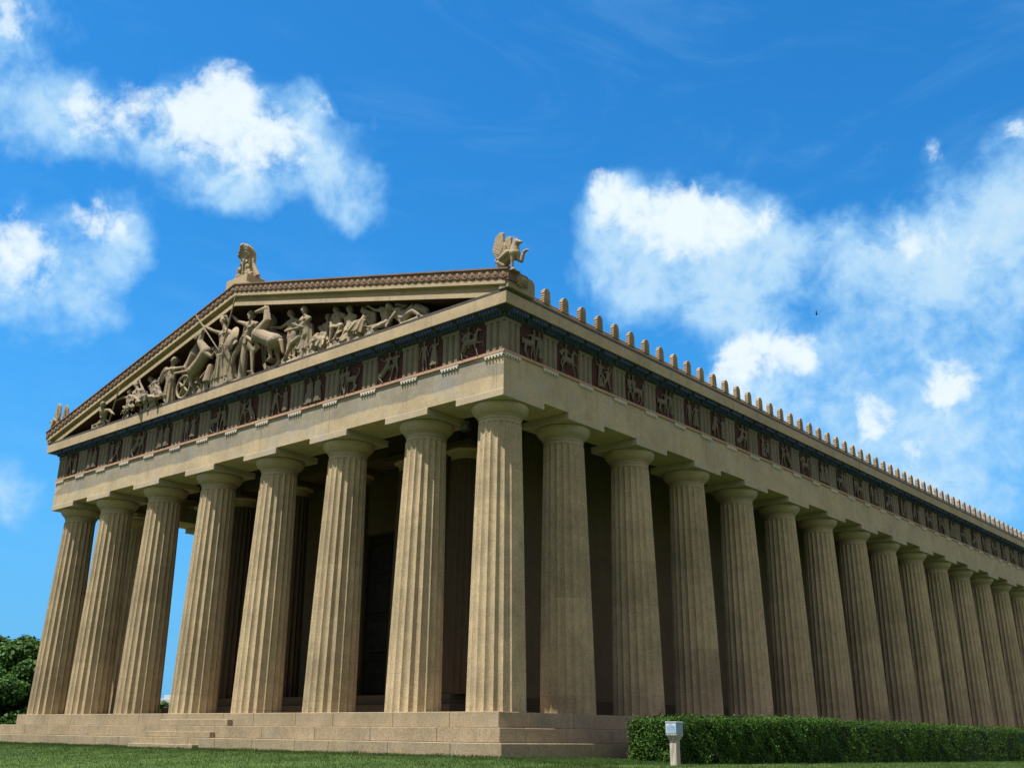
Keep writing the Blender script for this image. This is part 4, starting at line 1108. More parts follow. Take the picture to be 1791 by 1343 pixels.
def d_rider(bm):
    hrs(bm, (.80, .60), (.36, .60), (.86, .82), (.95, 1.03), (1.13, .93), ((.84, .38), (.93, .2), (.97, .05)), ((1.02, .50), (1.17, .52), (1.2, .36)), ((.26, .38), (.16, .26), (.2, .06)), ((.3, .36), (.22, .2), (.38, .1)), ((.2, .55), (.14, .3)))
    man(bm, (.47, 1.15), (.45, .74), (.62, .62, -.16), (.58, .38, -.17), (.6, .62, .0), (.6, .4, 0), (.28, .92), (.16, 1.05), (.6, .92), (.74, .86), .56)
    drape(bm, (.34, -.02, 1.0), .06, (.16, -.02, .72), .12, 5, .015)
def d_two_nude(bm):
    man(bm, (.34, 1.14), (.36, .66), (.3, .36), (.34, .05), (.45, .37), (.5, .05), (.16, .84), (.12, .58), (.5, .82), (.58, .62))
    man(bm, (.92, 1.12), (.90, .66), (.8, .4), (.74, .06), (.98, .38), (1.02, .06), (.70, .85), (.62, .7), (1.1, .9), (1.14, 1.08))
    drape(bm, (.9, -.04, .74), .13, (.88, -.04, .14), .2, 7, .025)
def d_centaur_rear(bm):
    centaur(bm, (.56, .62), (.28, .34), (.58, .72), (.64, .98), (.66, 1.13), ((.72, .56), (.82, .66), (.86, .5)), ((.7, .5), (.76, .6), (.82, .46)), ((.16, .28), (.28, .14), (.36, .04)), ((.12, .3), (.14, .14), (.22, .04)), (.42, .88), (.24, 1.02), (.8, .9), (.86, .8), ((.12, .44), (.1, .24)))
    man(bm, (1.02, 1.12), (.98, .66), (.84, .4), (.74, .06), (1.1, .38), (1.04, .05), (.86, .9), (.76, .98), (1.16, .9), (1.2, 1.08))
def d_centaur_left(bm):
    centaur(bm, (.54, .58), (.94, .58), (.50, .70), (.48, .95), (.46, 1.12), ((.42, .36), (.44, .2), (.42, .05)), ((.5, .34), (.5, .18), (.5, .05)), ((.98, .36), (1.06, .22), (.92, .06)), ((.86, .34), (.9, .2), (.74, .1)), (.36, .82), (.24, .9), (.62, .84), (.56, .72), ((1.1, .7), (1.18, .9), (1.1, .98)))
    man(bm, (.2, 1.08), (.24, .62), (.3, .36, -.14), (.4, .05, -.14), (.16, .36), (.14, .05), (.1, .84), (.08, .6), (.34, .86), (.42, .98))
def d_two_draped(bm):
    man(bm, (.40, 1.13), (.42, .66), (.38, .36), (.36, .06), (.5, .36), (.5, .06), (.24, .86), (.28, .66), (.56, .9), (.5, 1.04), female=True, hair='bun')
    man(bm, (.88, 1.14), (.9, .66), (.84, .36), (.84, .06), (.98, .36), (.98, .06), (.74, .84), (.7, .64), (1.06, .86), (1.16, .74), female=True, hair='bun')
    drape(bm, (.42, -.05, .95), .13, (.43, -.05, .08), .19, 7, .028); drape(bm, (.9, -.05, .95), .14, (.91, -.05, .08), .2, 8, .028)
    drape(bm, (.18, -.03, .6), .04, (.17, -.03, .08), .1, 5, .02)
def d_walk_pair(bm):
    man(bm, (.40, 1.14), (.42, .66), (.28, .38), (.24, .06), (.56, .38), (.66, .06), (.26, .84), (.22, .6), (.62, .88), (.78, .78))
    man(bm, (1.02, 1.06), (1.02, .62), (.98, .34), (.98, .06), (1.08, .34), (1.08, .06), (.9, .82), (.82, .74), (1.14, .8), (1.12, .6), female=True, hair='bun', s=.56)
    drape(bm, (1.02, -.05, .86), .11, (1.03, -.05, .08), .15, 7, .025); drape(bm, (.3, -.03, .8), .06, (.2, -.03, .3), .1, 5, .02)
def d_rearing_horse(bm):
    hrs(bm, (.80, .70), (.98, .40), (.76, .92), (.74, 1.1), (.56, 1.04), ((.62, .66), (.48, .74), (.42, .6)), ((.64, .58), (.52, .62), (.48, .48)), ((.96, .26), (1.04, .16), (.9, .05)), ((1.06, .26), (1.12, .16), (1.0, .05)), ((1.12, .36), (1.16, .1)))
    man(bm, (.36, 1.12), (.34, .64), (.2, .36), (.12, .06), (.46, .38), (.54, .06), (.22, .88), (.12, 1.02), (.5, .9), (.6, 1.0))
def d_centaur_right(bm):
    centaur(bm, (.62, .60), (.24, .58), (.66, .70), (.70, .95), (.72, 1.12), ((.72, .38), (.70, .22), (.74, .05)), ((.64, .36), (.6, .2), (.62, .05)), ((.18, .36), (.14, .22), (.3, .06)), ((.28, .34), (.3, .2), (.4, .06)), (.52, .92), (.36, .86), (.86, .86), (.98, .92), ((.1, .7), (.06, .5)))
    man(bm, (1.04, 1.1), (1.0, .64), (.88, .38), (.82, .06), (1.12, .36), (1.12, .05), (.9, .88), (.82, .98), (1.18, .86), (1.2, .64))
    drape(bm, (1.1, -.03, .9), .06, (1.16, -.03, .2), .11, 5, .02)
def d_wrestle(bm):
    man(bm, (.46, 1.14), (.44, .68), (.34, .4), (.3, .06), (.62, .46, -.16), (.66, .12, -.14), (.24, .96), (.16, 1.1), (.62, .92), (.8, .94))
    man(bm, (.96, .98), (.9, .52), (.7, .3), (.56, .08), (1.02, .3), (1.12, .05), (.8, .8), (.7, .74), (1.14, .98), (1.06, 1.1))
    drape(bm, (.5, -.05, .5), .07, (.5, -.05, .1), .14, 6, .022)
RL = [relief(d) for d in (d_rider, d_two_nude, d_centaur_rear, d_centaur_left, d_two_draped, d_walk_pair, d_rearing_horse, d_centaur_right, d_wrestle)]
front_seq = [0, 1, 2, 3, 4, 5, 6, 7, 1, 4, 2, 8, 4, 5]
side_seq = [7, 0, 8, 3, 7, 1, 5, 2, 8, 6, 0, 4, 7, 3, 1, 2, 8, 5, 0, 6, 4, 7, 2, 1, 3, 8, 0, 5, 6, 4, 7, 2]
def metope(w, where, seq, side):
    bm = bmesh.new(); box(bm, -w / 2, w / 2, 0, .06, 11.58, 12.739); fixn(bm)
    me = mesh('metope', bm); me.materials.append(MT['red'])
    o = on_side('metope', me, where, -.145) if side else on_front('metope', me, where, .145)
    if not side: o.location.y = .095
    else: o.location.x = -.095
    r = link('relief_figure', RL[seq], None, o, (-1.28 * w / 2.6, 0, 11.585)); r.scale = (w / 1.3, 1, .955)
for i, (a, b) in enumerate(zip(TX, TX[1:])):
    metope(a - b - .85, (a + b) / 2, front_seq[i], False)
for i, (a, b) in enumerate(zip(TY, TY[1:])):
    if a < 62: metope(b - a - .85, (a + b) / 2, side_seq[i], True)
# ================================================================== roof sculptures
def wing_bm(bm, S, tip, yoff, s=1.0):
    """a tall wing of overlapping feathers"""
    root = Vector((.25, yoff, 15.02)); 
    for k in range(9):
        t = k / 8
        a = Vector((.32 - .42 * t, yoff, 15.08 - .30 * t))
        L = .62 - .30 * t
        ang = R(112 + 34 * t)
        b = a + Vector((math.cos(ang) * L * .42, .03 * (1 if yoff > 0 else -1), math.sin(ang) * L))
        capsule(bm, a, .075, b, .045, 8, 2)
    capsule(bm, (.38, yoff * .8, 14.9), .10, (.02, yoff, 14.72), .08, 9)
def griffin_bm():
    bm = bmesh.new()
    g = FG['griffin'][1]
    capsule(bm, (-.10, 0, 14.62), .19, (.15, 0, 14.76), .185, 12); capsule(bm, (.15, 0, 14.76), .185, (.42, 0, 14.84), .215, 12)
    capsule(bm, (.42, 0, 14.86), .20, (.44, 0, 15.12), .15, 12); capsule(bm, (.44, 0, 15.12), .15, (.50, 0, 15.28), .12, 12)
    capsule(bm, (.50, 0, 15.30), .125, (.60, 0, 15.27), .09, 10); capsule(bm, (.60, 0, 15.27), .085, (.70, 0, 15.23), .06, 9); capsule(bm, (.69, 0, 15.235), .038, (.70, 0, 15.19), .02, 7)
    capsule(bm, (.56, 0, 15.21), .05, (.65, 0, 15.185), .025, 7)
    for y in (-.06, .06):
        capsule(bm, (.47, y, 15.38), .05, (.45, y * 1.3, 15.53), .02, 7); capsule(bm, (.585, y * 1.15, 15.32), .022, (.6, y * 1.1, 15.315), .018, 6, 2)
    for k in range(6): capsule(bm, (.38 - .02 * k, 0, 15.38 - .07 * k), .03, (.34 - .02 * k, 0, 15.39 - .07 * k), .018, 6, 2)
    # planted foreleg, raised foreleg
    capsule(bm, (.42, -.09, 14.75), .095, (.41, -.10, 14.5), .06, 10); capsule(bm, (.41, -.10, 14.5), .056, (.42, -.10, 14.2), .045, 10); capsule(bm, (.42, -.1, 14.19), .055, (.50, -.1, 14.18), .045, 8)
    capsule(bm, (.46, .08, 14.72), .12, (.66, .09, 14.52), .08, 10); capsule(bm, (.66, .09, 14.52), .075, (.76, .09, 14.84), .06, 10); capsule(bm, (.76, .09, 14.85), .062, (.90, .09, 14.88), .055, 8); capsule(bm, (.92, .09, 14.88), .045, (.96, .09, 14.83), .03, 8)
    # crouched haunches
    for y in (-.13, .13):
        capsule(bm, (-.12, y, 14.6), .13, (.06, y, 14.42), .085, 10); capsule(bm, (.06, y, 14.42), .07, (-.2, y, 14.3), .05, 9); capsule(bm, (-.2, y, 14.29), .05, (-.22, y, 14.2), .045, 8); capsule(bm, (-.22, y, 14.18), .05, (-.06, y, 14.17), .05, 8)
    tube(bm, [(-.24, 0, 14.55), (-.36, 0, 14.62), (-.42, 0, 14.78), (-.37, 0, 14.92), (-.29, 0, 14.93)], .03, 7); capsule(bm, (-.40, 0, 14.76), .05, (-.41, 0, 14.86), .045, 8)
    box(bm, -.46, .54, -.2, .2, 14.11, 14.165)
    for v in bm.verts: v.co = Vector((v.co.x + .20, v.co.y, (v.co.z - 14.08) * .91 - .10))
    return bm
def wings(bm):
    """two tall curved wings, feathers carved on both faces"""
    out = [(.42, .70), (.36, .92), (.27, 1.05), (.26, 1.23), (.29, 1.38), (.22, 1.45), (.11, 1.43), (-.01, 1.35), (-.08, 1.24), (-.12, 1.06), (-.17, .84), (-.13, .74), (-.06, .61), (.04, .48), (.2, .44), (.40, .5)]
    for y in (-.20, .20):
        prism(bm, out, y - .045, y + .045, 1)
        for k in range(11):
            t = k / 10
            a = Vector((.30 - .12 * t, y, .60 + .22 * (1 - t)))
            e = [(.25, 1.36), (.19, 1.40), (.12, 1.38), (.04, 1.32), (-.02, 1.22), (-.06, 1.10), (-.09, .99), (-.12, .88), (-.10, .78), (-.04, .68), (.04, .58)][k]
            m_ = Vector(((a.x + e[0]) / 2 + .03 * (1 - t), y, (a.z + e[1]) / 2))
            for s in (-1, 1):
                o = Vector((0, s * .045, 0))
                capsule(bm, a + o, .02, m_ + o, .022, 6, 2); capsule(bm, m_ + o, .022, m_.lerp(Vector((e[0], y, e[1])), .86) + o * .9, .016, 6, 2)
        tube(bm, [(.40, y, .62), (.37, y, .90), (.28, y, 1.05), (.275, y, 1.25), (.28, y, 1.38)], .055, 8)
        capsule(bm, (.46, y * .8, .62), .12, (.16, y * .9, .48), .10, 9)
    return bm
gb = remeshed('body', griffin_bm(), .018, 1); wm = remeshed('wing', wings(bmesh.new()), .014, 1)
for me in (gb, wm): me.materials.append(MT['antefix'])
for s, x, lab in ((1, .02, 'winged stone griffin with a raised paw on the near right roof corner'), (-1, XL + .42, 'winged stone griffin half hidden on the far left roof corner')):
    e = empty('griffin_statue', (x, -.28, 14.13), lab, 'statue')
    b1 = link('body', gb, None, e); w1 = link('wings', wm, None, e)
    if s < 0: e.rotation_euler = (0, 0, PI); 
ac = empty('palmette_finial', (CXA, 0, 18.05), 'carved leafy palmette finial on the peak of the gable', 'finial')
bm = bmesh.new()
prism(bm, [(-1.3, -.32), (1.3, -.32), (.80, -.02), (-.80, -.02)], -.5, .5, 1)
box(bm, -.78, .78, -.48, .48, -.017, .40, .02)
part('plinth', bm, 'geison', ac)
bm = bmesh.new()
rnd = random.Random(4)
prof = []
for k in range(24):
    z = .44 + 1.56 * k / 23
    prof.append((z, (.40 + .42 * max(0, (1.15 - z) / .7) ** 1.3) if z < 1.55 else .40 * math.sqrt(max(.02, 1 - ((z - 1.55) / .47) ** 2))))
for z, w in prof:                                        # body, leaning and curling forward at the top
    c = -.05 - .28 * max(0, (z - 1.45) / .55) ** 1.6
    capsule(bm, (-w, c + .10, z), .11, (w, c + .10, z), .11, 8, 2); capsule(bm, (-w * .6, c, z), .12, (w * .6, c, z), .12, 8, 2)
for k in range(9):                                       # fluted hood of the palmette
    a = R(20 + 140 * k / 8)
    p0 = Vector((0, -.16, 1.30)); p1 = Vector((.30 * math.cos(a), -.20, 1.38 + .44 * math.sin(a))); p2 = Vector((.30 * math.cos(a), -.34, 1.42 + .56 * math.sin(a)))
    capsule(bm, p0, .05, p1, .075, 7, 2); capsule(bm, p1, .075, p2, .06, 7, 2)
for s in (-1, 1):                                        # scrolls and tendrils
    for cx, cz, r, n in ((.36, .62, .17, 11), (.30, .94, .13, 10), (.2, 1.2, .1, 9), (.56, .5, .1, 8)):
        pts = []
        for i in range(n + 4):
            a = i / n * 2 * PI * 1.3
            rr = r * (1 - .6 * i / (n + 3))
            pts.append((s * (cx + rr * math.cos(a)), -.20 - .012 * i / n, cz + rr * math.sin(a)))
        tube(bm, pts, .032, 6)
        capsule(bm, (s * cx, -.2, cz), .05, (s * cx, -.24, cz), .04, 7, 2)
        for i in range(5):
            a = R(30 + 40 * i)
            capsule(bm, (s * cx, -.12, cz), .05, (s * (cx + 1.3 * r * math.cos(a)), -.14, cz + 1.3 * r * math.sin(a)), .032, 6, 2)
tube(bm, [(0, -.2, .5), (0, -.22, 1.3)], .05, 8)
for k in range(26):
    x, z = rnd.uniform(-.5, .5), rnd.uniform(.45, 1.15)
    capsule(bm, (x, -.17, z), .045, (x + rnd.uniform(-.12, .12), -.22, z + rnd.uniform(0, .14)), .028, 6, 2)
pm = remeshed('palmette', bm, .018, 1)
link('palmette', pm, MT['antefix'], ac)

# ================================================================== plants
def leaf_mat(name, dark, lite, tip):
    m, t, b = mat_new(name)
    at = t.new('ShaderNodeAttribute', attribute_name='tone')
    c = t.mix(at.outputs['Fac'], dark, lite)
    geo = t.new('ShaderNodeNewGeometry')
    n = t.noise(geo.outputs['Position'], 1.4, 4, .6)
    c = t.mix(t.mapr(n, .52, .75), c, tip)
    t.link(c, b.inputs['Base Color']); b.inputs['Roughness'].default_value = .55; b.inputs['Specular IOR Level'].default_value = .12
    tr = t.new('ShaderNodeBsdfTranslucent'); t.link(c, tr.inputs['Color'])
    mx_ = t.new('ShaderNodeMixShader'); mx_.inputs[0].default_value = .22
    out = [x for x in t.n if x.type == 'OUTPUT_MATERIAL'][0]
    t.link(b.outputs[0], mx_.inputs[1]); t.link(tr.outputs[0], mx_.inputs[2]); t.link(mx_.outputs[0], out.inputs['Surface'])
    return m
def leaves(name, P, N, L, W, mat, parent=None, seed=0, loc=(0, 0, 0)):
    """one folded leaf per point: P positions, N rough outward directions"""
    rng = np.random.default_rng(seed)
    n = len(P)
    N = N + rng.normal(0, .55, (n, 3)); N /= np.linalg.norm(N, axis=1)[:, None]
    A = rng.normal(0, 1, (n, 3)); A -= N * (A * N).sum(1)[:, None]; A /= np.linalg.norm(A, axis=1)[:, None]
    B = np.cross(N, A)
    l = (L * rng.uniform(.65, 1.3, n))[:, None]; w = (W * rng.uniform(.7, 1.25, n))[:, None]
    v = np.empty((n, 4, 3))
    v[:, 0] = P - A * l * .5; v[:, 2] = P + A * l * .5 - N * l * .12
    v[:, 1] = P + B * w * .5 + N * w * .18; v[:, 3] = P - B * w * .5 + N * w * .18
    me = bpy.data.meshes.new(name)
    me.vertices.add(n * 4); me.vertices.foreach_set('co', v.ravel())
    me.loops.add(n * 4); me.loops.foreach_set('vertex_index', np.arange(n * 4, dtype=np.int32))
    me.polygons.add(n); me.polygons.foreach_set('loop_start', np.arange(0, n * 4, 4, dtype=np.int32)); me.polygons.foreach_set('loop_total', np.full(n, 4, dtype=np.int32))
    at = me.attributes.new('tone', 'FLOAT', 'FACE')
    at.data.foreach_set('value', rng.uniform(0, 1, n).astype(np.float32))
    me.update(); me.validate()
    return link(name, me, mat, parent, loc)
rng = np.random.default_rng(11)
LM = leaf_mat('hedge_leaf', (0.010, 0.028, 0.005), (0.060, 0.135, 0.018), (0.09, 0.17, 0.03))
hx0, hx1, hy0, hy1 = 2.1, 3.75, 3.75, 62.0
def htop(y): return -.19 + .012 * min(y - 2.9, 12) - .001 * np.maximum(y - 15, 0)
hedge = empty('hedge', (3, 3, -1.3), 'clipped dark green hedge running along the long side of the temple', 'hedge')
def hpt(n, y0, y1, face):
    y = rng.uniform(y0, y1, n)
    zt = -.19 + .012 * np.minimum(y - 2.9, 12) - .001 * np.maximum(y - 15, 0)
    u = rng.uniform(0, 1, n)
    lump = .12 * np.sin(y * 1.9 + 1) * np.sin(y * .73 + 4 * u) + .09 * np.sin(y * 5.1 + 3 * u) * np.sin(9 * u + y) + .05 * np.sin(y * 11 + 14 * u)
    if face == 'front':
        z = -1.75 + (zt + 1.75) * u; x = hx1 + lump - .10 * (u > .9) * (u - .9) * 10 + rng.normal(0, .05, n)
        nn = np.tile([1., 0, .25], (n, 1))
    elif face == 'top':
        x = rng.uniform(hx0, hx1, n); z = zt + lump * .6 + rng.normal(0, .035, n); nn = np.tile([.1, -.1, 1.], (n, 1))
    else:
        z = -1.75 + (zt + 1.75) * u; x = rng.uniform(hx0, hx1, n)
        y = hy0 + rng.normal(0, .05, n) + .06 * np.sin(x * 4) * np.sin(z * 5); nn = np.tile([0, -1., .25], (n, 1))
    P = np.stack([x, y, z], 1)
    k = rng.normal(0, .04, (n, 3)); return P + k, nn
hp = [hpt(27000, 3.75, 14, 'front'), hpt(22000, 14, 30, 'front'), hpt(22000, 30, 62, 'front'), hpt(14000, 3.75, 16, 'top'), hpt(9000, 16, 62, 'top'), hpt(8000, 3.75, 3.76, 'end')]
# sprigs standing proud of the clipped top
yy = rng.uniform(3.8, 40, 420); 
sx = rng.uniform(2.6, 3.7, 260)
sp_p = []
for a, b in zip(sx, yy):
    k = rng.integers(4, 9); hh = rng.uniform(.04, .17)
    q = np.stack([a + rng.normal(0, .03, k), b + rng.normal(0, .03, k), htop(b) + rng.uniform(0, 1, k) * hh], 1); sp_p.append(q)
sp_p = np.concatenate(sp_p)
hp.append((sp_p, np.tile([.2, -.2, .8], (len(sp_p), 1))))
P = np.concatenate([a for a, b in hp]); N = np.concatenate([b for a, b in hp])
leaves('foliage', P - np.array([3, 3, -1.3]), N, .08, .04, LM, hedge, 5)
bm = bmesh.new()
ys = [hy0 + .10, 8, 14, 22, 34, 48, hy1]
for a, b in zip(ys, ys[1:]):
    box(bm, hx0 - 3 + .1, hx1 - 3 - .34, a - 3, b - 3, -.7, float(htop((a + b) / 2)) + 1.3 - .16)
part('dark_core', bm, plain('hedge_inside', (0.012, 0.016, 0.008), .9, .3, 8), hedge)  # solid near-black boxes standing in for the shade deep in the hedge

# grass blades on the lawn that shows
def grass():
    n = 290000
    k = rng.uniform(0, 1, n)
    a = k < .62
    x = np.where(a, rng.uniform(-60, 8, n), rng.uniform(3.8, 13, n)); y = np.where(a, -.95 - 13 * rng.uniform(0, 1, n) ** 1.6, rng.uniform(-9, 50, n))
    m3 = k > .965
    x = np.where(m3, rng.uniform(.9, 3.9, n), x); y = np.where(m3, rng.uniform(-1, 3.9, n), y)
    keep = ~((x > 0.5) & (x < 3.7) & (y > 3.7)) & ~((x < .95) & (y > -.93))
    x, y = x[keep], y[keep]; n = len(x)
    z = np.array([hgt(float(p), float(q)) for p, q in zip(x, y)])
    tuft = .5 + .5 * np.sin(x * 2.3 + np.sin(y * 1.7) * 2) * np.sin(y * 2.9 + x)
    h = (.028 + .028 * tuft) * rng.uniform(.6, 1.35, n)
    h = np.where((y > -1.25) & (y < -.9) | ((x > 3.7) & (x < 4.05)), h * 1.6, h)
    th = rng.uniform(0, 2 * PI, n); w = .009
    dx, dy = np.cos(th) * w, np.sin(th) * w
    lx, ly = rng.normal(0, .3, n) * h, rng.normal(0, .3, n) * h
    v = np.empty((n, 3, 3))
    v[:, 0] = np.stack([x - dx, y - dy, z - .01], 1); v[:, 1] = np.stack([x + dx, y + dy, z - .01], 1); v[:, 2] = np.stack([x + lx, y + ly, z + h], 1)
    me = bpy.data.meshes.new('grass')
    me.vertices.add(n * 3); me.vertices.foreach_set('co', v.ravel())
    me.loops.add(n * 3); me.loops.foreach_set('vertex_index', np.arange(n * 3, dtype=np.int32))
    me.polygons.add(n); me.polygons.foreach_set('loop_start', np.arange(0, n * 3, 3, dtype=np.int32)); me.polygons.foreach_set('loop_total', np.full(n, 3, dtype=np.int32))
    at = me.attributes.new('tone', 'FLOAT', 'FACE'); at.data.foreach_set('value', rng.uniform(0, 1, n).astype(np.float32))
    me.update()
    return tag(link('grass', me, leaf_mat('grass_blade', (0.032, 0.064, 0.015), (0.066, 0.112, 0.026), (0.105, 0.13, 0.045))), 'short mown green lawn in front of the steps', 'grass', kind='stuff')
grass()

# trees beyond the far corner
BARK = plain('bark', (0.09, 0.065, 0.045), .9, .35, 5)
TL = leaf_mat('tree_leaf', (0.02, 0.055, 0.012), (0.065, 0.14, 0.028), (0.095, 0.18, 0.04))
def tree(x, y, H, rad, label, seed, n=26000, zb=None, low=.16, group='trees beyond the temple'):
    rg = np.random.default_rng(seed)
    zb = hgt(x, y) if zb is None else zb
    e = empty('tree', (x, y, zb), label, 'tree', group)
    bm = bmesh.new()
    capsule(bm, (0, 0, -.3), .03 * H + .08, (.1, .05, H * .45), .02 * H, 10); capsule(bm, (.1, .05, H * .45), .02 * H, (0, 0, H * .85), .006 * H, 8)
    cl = []
    nc = 46
    for i in range(nc):
        t = low + (.97 - low) * (i + rg.uniform(0, 1)) / nc
        prof = math.sin(PI * min(1, (t - low) / (1 - low) * .86 + .13)) ** .75
        a = rg.uniform(0, 2 * PI); rr = rad * prof * rg.uniform(.35, 1.0)
        c = np.array([rr * math.cos(a), rr * math.sin(a), H * t])
        cl.append((c, rad * rg.uniform(.20, .36)))
        if i % 3 == 0: capsule(bm, (0, 0, H * max(.15, t - .18)), .012 * H, tuple(c), .004 * H, 6, 2)
    part('trunk', bm, BARK, e, smooth=True)
    Ps, Ns = [], []
    for c, r in cl:
        m_ = int(n / nc)
        d = rg.normal(0, 1, (m_, 3)); d /= np.linalg.norm(d, axis=1)[:, None]
        q = r * rg.uniform(.25, 1.0, (m_, 1)) ** .5
        lump = 1 + .28 * np.sin(d[:, :1] * 5 + c[0]) * np.sin(d[:, 1:2] * 6 + c[1]) * np.sin(d[:, 2:] * 5)
        Ps.append(c + d * q * lump * np.array([1, 1, .75])); Ns.append(d + np.array([0, 0, .4]))
    leaves('crown', np.concatenate(Ps), np.concatenate(Ns), .34, .2, TL, e, seed)
    return e
tree(-60.4, 13.4, 8.0, 3.5, 'dense green tree at the left edge, nearest the temple corner', 21, 30000, low=.05)
tree(-67.5, 13.4, 8.6, 4.4, 'taller green tree at the far left, cut by the frame', 22, 24000, low=.05)
tree(-66.5, 18.5, 8.0, 3.9, 'green tree half hidden behind the left corner column', 23, 20000, low=.05)
tree(-57.5, 10.2, 5.2, 3.6, 'low bushy green tree at the left frame edge in front of the taller ones', 27, 22000, low=.03)
tree(-84.5, 40.5, 4.4, 2.4, 'small dark tree seen through the gap between the left columns', 24, 9000, low=.05)

# distant pavilion seen through the columns
bl = empty('pavilion', (-95, 50, hgt(-95, 50)), 'low distant building with a white roof band seen between the columns', 'building')
bm = bmesh.new(); box(bm, -6, 6, -4, 4, 0, 4.4); part('wall', bm, plain('dark_brick', (0.10, 0.07, 0.06), .8, .2, 3), bl)
bm = bmesh.new(); box(bm, -6.6, 6.6, -4.6, 4.6, 4.402, 5.2, .04); box(bm, -2, 2, -1.5, 1.5, 5.202, 5.75, .03); part('roof', bm, plain('white_fascia', (0.34, 0.35, 0.36), .5, .06, 2), bl)
bm = bmesh.new()
for k in range(4): box(bm, 6.002, 6.05, -3.4 + 1.8 * k, -2.3 + 1.8 * k, 1.2, 3.2)
for k in range(5): box(bm, -5.2 + 2.3 * k, -3.8 + 2.3 * k, -4.05, -4.002, 1.2, 3.2)
part('window', bm, plain('far_glass', (0.45, 0.5, 0.55), .2, .1, 2), bl)

# ================================================================== small things
zg = hgt(4.35, 2.75)
sg = empty('marker_post', (4.35, 2.75, zg), 'short weathered post with a blue notice at its head, in front of the hedge', 'post')
WD = None
def wood():
    m, t, b = mat_new('weathered_wood')
    geo = t.new('ShaderNodeNewGeometry'); P = geo.outputs['Position']
    n = t.noise(t.scalevec(P, 22, 22, 1.6), 1.5, 5, .65); n2 = t.noise(P, 3, 4)
    c = t.mix(t.mapr(n, .35, .68), (0.20, 0.175, 0.14), (0.46, 0.43, 0.37)); c = t.mix(t.mapr(n2, .5, .7), c, (0.36, 0.29, 0.21))
    t.link(c, b.inputs['Base Color']); b.inputs['Roughness'].default_value = .85
    bp = t.new('ShaderNodeBump'); bp.inputs['Strength'].default_value = .4; bp.inputs['Distance'].default_value = .01; t.link(n, bp.inputs['Height']); t.link(bp.outputs[0], b.inputs['Normal'])
    return m
bm = bmesh.new()
prof = [(.105, -.05), (.105, .68), (.185, .83), (.185, .862)]
rings = [[bm.verts.new((sx * r, sy * r, z)) for sx, sy in ((-1, -1), (1, -1), (1, 1), (-1, 1))] for r, z in prof]
for a, b in zip(rings, rings[1:]):
    for k in range(4): bm.faces.new((a[k], a[(k + 1) % 4], b[(k + 1) % 4], b[k]))
bm.faces.new(rings[0]); bm.faces.new(rings[-1])
part('post', bm, wood(), sg)
bm = bmesh.new(); box(bm, -.182, .182, -.182, .182, .864, 1.165, .006)
hd_ = part('sign_head', bm, plain('blue_plate', (0.16, 0.26, 0.37), .4, .12, 9), sg)
bm = bmesh.new(); box(bm, -.19, .19, -.19, .19, 1.167, 1.20, .008)
part('post_cap', bm, plain('cap_grey', (0.36, 0.37, 0.36), .6, .15, 9), sg)
bm = bmesh.new(); box(bm, -.165, .165, -.1865, -.183, .885, 1.145); pl_ = part('notice', bm, plain('pale_notice', (0.42, 0.55, 0.66), .4, .05, 9), hd_)
bm = bmesh.new(); rnd = random.Random(2)
for k in range(7):       # lines of print too small to read
    x = -.14 if k else -.05
    z = 1.112 - .033 * k
    while x < (.13 if k else .05):
        w = rnd.uniform(.012, .038); box(bm, x, x + w, -.1885, -.187, z - .007, z + .009); x += w + .01
part('print', bm, plain('print_blue', (0.03, 0.08, 0.2), .5, .05, 9), hd_)

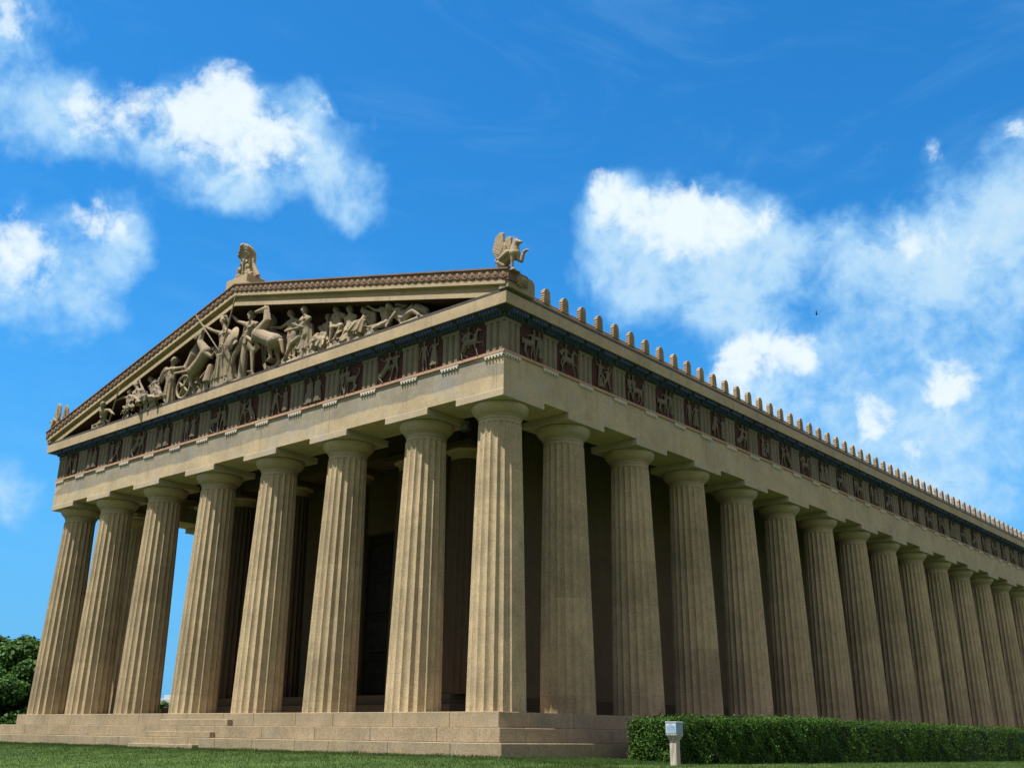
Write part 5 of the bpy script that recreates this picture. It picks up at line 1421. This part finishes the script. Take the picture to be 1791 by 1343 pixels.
def floodlight(loc, drop, label):
    e = empty('floodlight', loc, label, 'light fixture', 'fixtures under the portico ceiling')
    dm = plain('fixture_grey', (0.06, 0.06, 0.06), .45, .1, 9, .5)
    bm = bmesh.new(); box(bm, -.19, .19, -.11, .11, -.13, .13, .02); part('housing', bm, dm, e)
    bm = bmesh.new(); capsule(bm, (0, 0, .12), .025, (0, 0, drop), .025, 8, 2); part('bracket', bm, dm, e)
    bm = bmesh.new(); box(bm, -.16, .16, -.125, -.112, -.10, .10); part('lens', bm, plain('fixture_lens', (0.12, 0.13, 0.13), .1, .05, 9), e)
floodlight((-3.47, 1.92, 9.86), .34, 'small grey floodlight hanging under the beam left of the corner column')
floodlight((-3.3, 4.1, 11.6), .72, 'dark floodlight high in the portico right of the corner column')
bm = bmesh.new(); tube(bm, [(0, 0, 0), (.01, .02, -.25), (-.01, .05, -.5), (.02, .03, -.66), (.05, .06, -.72), (.07, .03, -.66)], .012, 6)
capsule(bm, (.04, .05, -.72), .035, (.04, .05, -.79), .03, 8, 2)
tag(link('hanging_cable', mesh('hanging_cable', bm, True), plain('cable_white', (0.5, 0.5, 0.48), .5, .05, 9), None, (-1.2, 34.3, 10.2)), 'loose pale cable dangling beside a capital on the long side', 'cable')
bm = bmesh.new()
capsule(bm, (-.14, 0, 0), .045, (.06, 0, 0), .06, 10); capsule(bm, (.06, 0, 0), .05, (.15, 0, .02), .035, 8); capsule(bm, (.17, 0, .02), .015, (.2, 0, .01), .005, 6, 2); capsule(bm, (-.14, 0, 0), .04, (-.27, 0, -.01), .02, 8)
bd = part('bird', bm, plain('bird_dark', (0.03, 0.03, 0.035), .7, .2, 9), None, True)
bd.location = (-13.18, 56.94, 34.79); bd.rotation_euler = (R(35), R(-10), R(200)); bd.scale = (.7, .7, .7)
tag(bd, 'small dark bird flying in front of the clouds', 'bird')
bm = bmesh.new()
for s in (-1, 1):
    pts = [(.07, s * .03, .02), (.1, s * .2, .10), (.03, s * .42, .08), (-.06, s * .22, .07), (-.08, s * .03, .0)]
    a = [bm.verts.new(q) for q in pts]; b = [bm.verts.new((q[0], q[1], q[2] + .012)) for q in pts]
    bm.faces.new(a); bm.faces.new(b[::-1])
    for i in range(5): bm.faces.new((a[i], b[i], b[(i + 1) % 5], a[(i + 1) % 5]))
part('wings', bm, bd.data.materials[0], bd)
